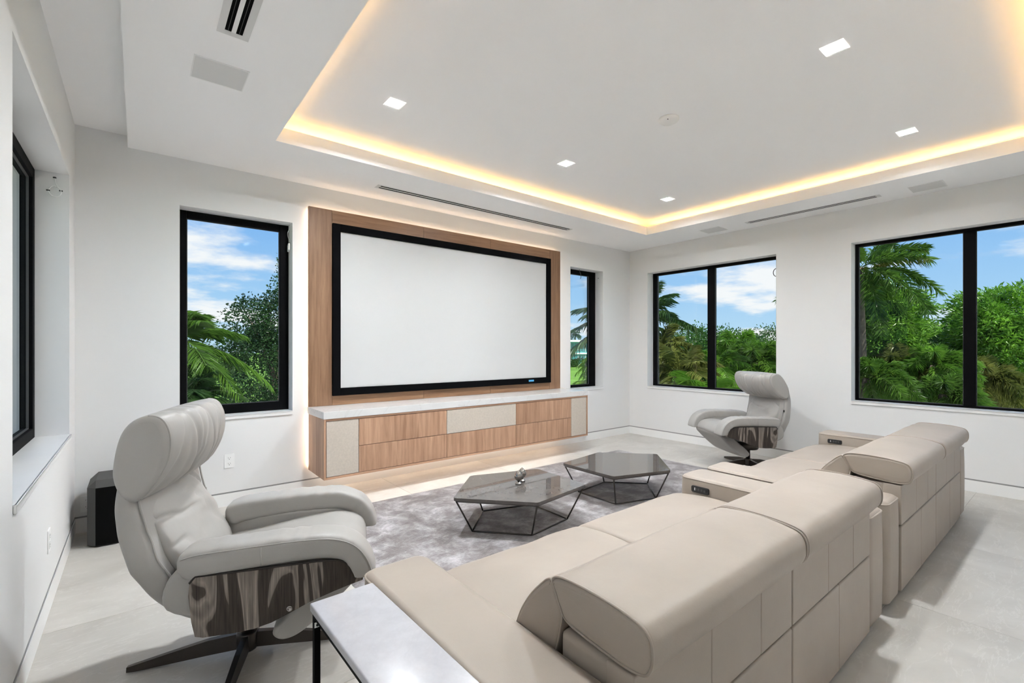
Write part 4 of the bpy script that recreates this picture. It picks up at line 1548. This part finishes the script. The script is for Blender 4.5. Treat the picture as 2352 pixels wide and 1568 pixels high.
# -- between the narrow and the wide window: coconut palm
palm('coconut palm with ragged fronds reaching into the wide window by the screen wall', at(1456, 735, 12), 1.95, 30, 'palm_dark', ll=.46, width=.030, leaflets=44, emin=-.5, emax=1.2, droop=.45, seed=11)
# -- wide window behind the armchair
palm('olive brown feathery palm at the screen end of the wide window', at(1512, 812, 10.5), 1.2, 24, 'palm_olive', ll=.38, width=.018, leaflets=50, emin=-.2, emax=1.35, droop=.5, seed=12)
palm('browning palm with one tall leaning frond beside the window bar', at(1560, 860, 9.5), 1.1, 16, 'palm_olive', ll=.36, width=.017, leaflets=50, emin=.1, emax=1.4, droop=.45, seed=13)
palm('leafy green palm low behind the far armchair', at(1640, 850, 12), 1.3, 24, 'palm_bright', ll=.40, width=.020, leaflets=48, emin=-.2, emax=1.2, droop=.55, seed=14)
palm('rounded foxtail palm with bushy fronds behind the far armchair', at(1735, 830, 15), 1.45, 26, 'palm_green', ll=.40, width=.022, plume=True, leaflets=80, emin=-.4, emax=1.2, droop=.6, seed=15)
palm('rounded foxtail palm standing further back by the lawn', at(1690, 800, 21), 1.7, 24, 'palm_bright', ll=.46, width=.028, plume=True, leaflets=70, emin=-.4, emax=1.2, droop=.6, seed=16)
palm('yellow green arching palm just under the wide window sill', at(1610, 925, 8.5), 1.3, 20, 'palm_bright', ll=.40, width=.017, leaflets=54, emin=0, emax=1.2, droop=.6, seed=17)
for i, (px, py, dpt, rx, rz_, m_, lb) in enumerate((
        (1560, 800, 55, 3.4, 2.6, 'leaf_far', 'far round tree at the screen end of the tree line'),
        (1612, 795, 48, 3.0, 2.9, 'leaf_mid', 'dark green tree in the far tree line behind the window bar'),
        (1665, 795, 50, 3.0, 2.6, 'leaf_mid', 'airy blue green tree in the far tree line'),
        (1722, 800, 44, 3.0, 2.0, 'leaf_far', 'broad light green tree in the far tree line'),
        (1782, 792, 52, 3.2, 2.6, 'leaf_far', 'round light green tree at the armchair end of the tree line'))):
    b, h = gb(px, py, dpt)
    leaf_tree(lb, b, [(0, 0, h - .6, rx, rx, rz_), (rx * .5, 0, h - 1.2, rx * .7, rx * .7, rz_ * .7), (-rx * .5, 0, h - 1.3, rx * .7, rx * .7, rz_ * .7), (0, 0, h - 2.6, rx * 1.1, rx, 1.6)], 8000, .19, m_, 1.4, seed=20 + i, group='far tree line')
# -- wide window beside the sofa
palm('tall foxtail palm with bushy hanging fronds at the top of the window beside the sofa', at(1975, 615, 10.5), 1.75, 20, 'palm_green', ll=.32, width=.019, plume=True, leaflets=130, emin=-.6, emax=1.0, droop=.45, trunk_r=.07, seed=30)
b, h = gb(2025, 740, 11.5)
leaf_tree('bright green leafy tree under the tall foxtail palm', b, [(-.1, 0, h + .35, 1.0, .9, .55), (0, .1, h - .35, 1.15, 1, .7), (.75, 0, h - .75, .75, .7, .65), (-.6, 0, h - .2, .7, .7, .8)], 32000, .045, 'leaf_bright', 2.6, seed=31)
b, h = gb(2095, 800, 13)
leaf_tree('mid green drooping leafy tree between the two bright trees', b, [(0, 0, h - .1, 1.0, .9, .75), (-.7, 0, h - .9, 1, .8, .8), (.5, 0, h - 1.0, 1.2, .9, .7)], 22000, .048, 'leaf_mid', 2.6, seed=32)
b, h = gb(2150, 770, 40)
leaf_tree('round tree far behind seen in the gap between the bright trees', b, [(0, 0, h - .5, 2.8, 2.6, 1.9), (2, 0, h - 1.6, 2.6, 2.5, 1.7), (-2, 0, h - 1.7, 2.6, 2.5, 1.7)], 8000, .18, 'leaf_far', 1.4, seed=33)
b, h = gb(2300, 750, 11)
leaf_tree('large bright tree with long pointed leaves behind the window bar', b, [(0, 0, h + .15, 1.05, 1, .75), (-.75, .2, h - .15, .6, .6, .6), (.4, 0, h - .5, 1.1, 1, .75), (-.6, 0, h - .55, .7, .7, .5)], 30000, .046, 'leaf_bright', 2.9, seed=34)
b, h = gb(2310, 880, 12)
leaf_tree('dark shrubs under the large bright tree', b, [(0, 0, h - .2, 1.5, 1.2, 1.1), (.8, 0, h - .9, 1.4, 1.2, 1.0), (-.8, 0, h - 1.0, 1.2, 1, .9)], 14000, .075, 'leaf_dark', 1.7, seed=35, name='shrub', cat='shrub')
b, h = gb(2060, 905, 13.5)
leaf_tree('dark shrubs behind the low foxtail palms', b, [(0, 0, h - .1, 1.8, 1, 1.2), (1.4, 0, h - .2, 1.6, 1, 1.1), (-1.2, 0, h - .4, 1.3, 1, 1.2)], 14000, .08, 'leaf_dark', 1.7, seed=36, name='shrub', cat='shrub')
for i, (px, py, dpt, L, m_, lb) in enumerate((
        (1990, 868, 9.2, 1.0, 'palm_green', 'low foxtail palm in the corner of the window beside the sofa'),
        (2062, 842, 10.5, 1.05, 'palm_olive', 'olive tinged low foxtail palm, second from the window corner'),
        (2140, 838, 9.8, .95, 'palm_bright', 'bright low foxtail palm in the middle of the first pane'),
        (2165, 905, 9.0, .85, 'palm_green', 'low foxtail palm leaning against the window bar'),
        (2205, 850, 11, 1.0, 'palm_green', 'low foxtail palm half hidden by the window bar'),
        (2250, 868, 10.0, .9, 'palm_olive', 'olive low foxtail palm just past the window bar'))):
    palm(lb, at(px, py, dpt), L, 22, m_, ll=.25, width=.015, plume=True, leaflets=130, emin=-.5, emax=1.3, droop=.6, trunk_r=.07, seed=40 + i, name='foxtail_palm', group='low foxtail palms')
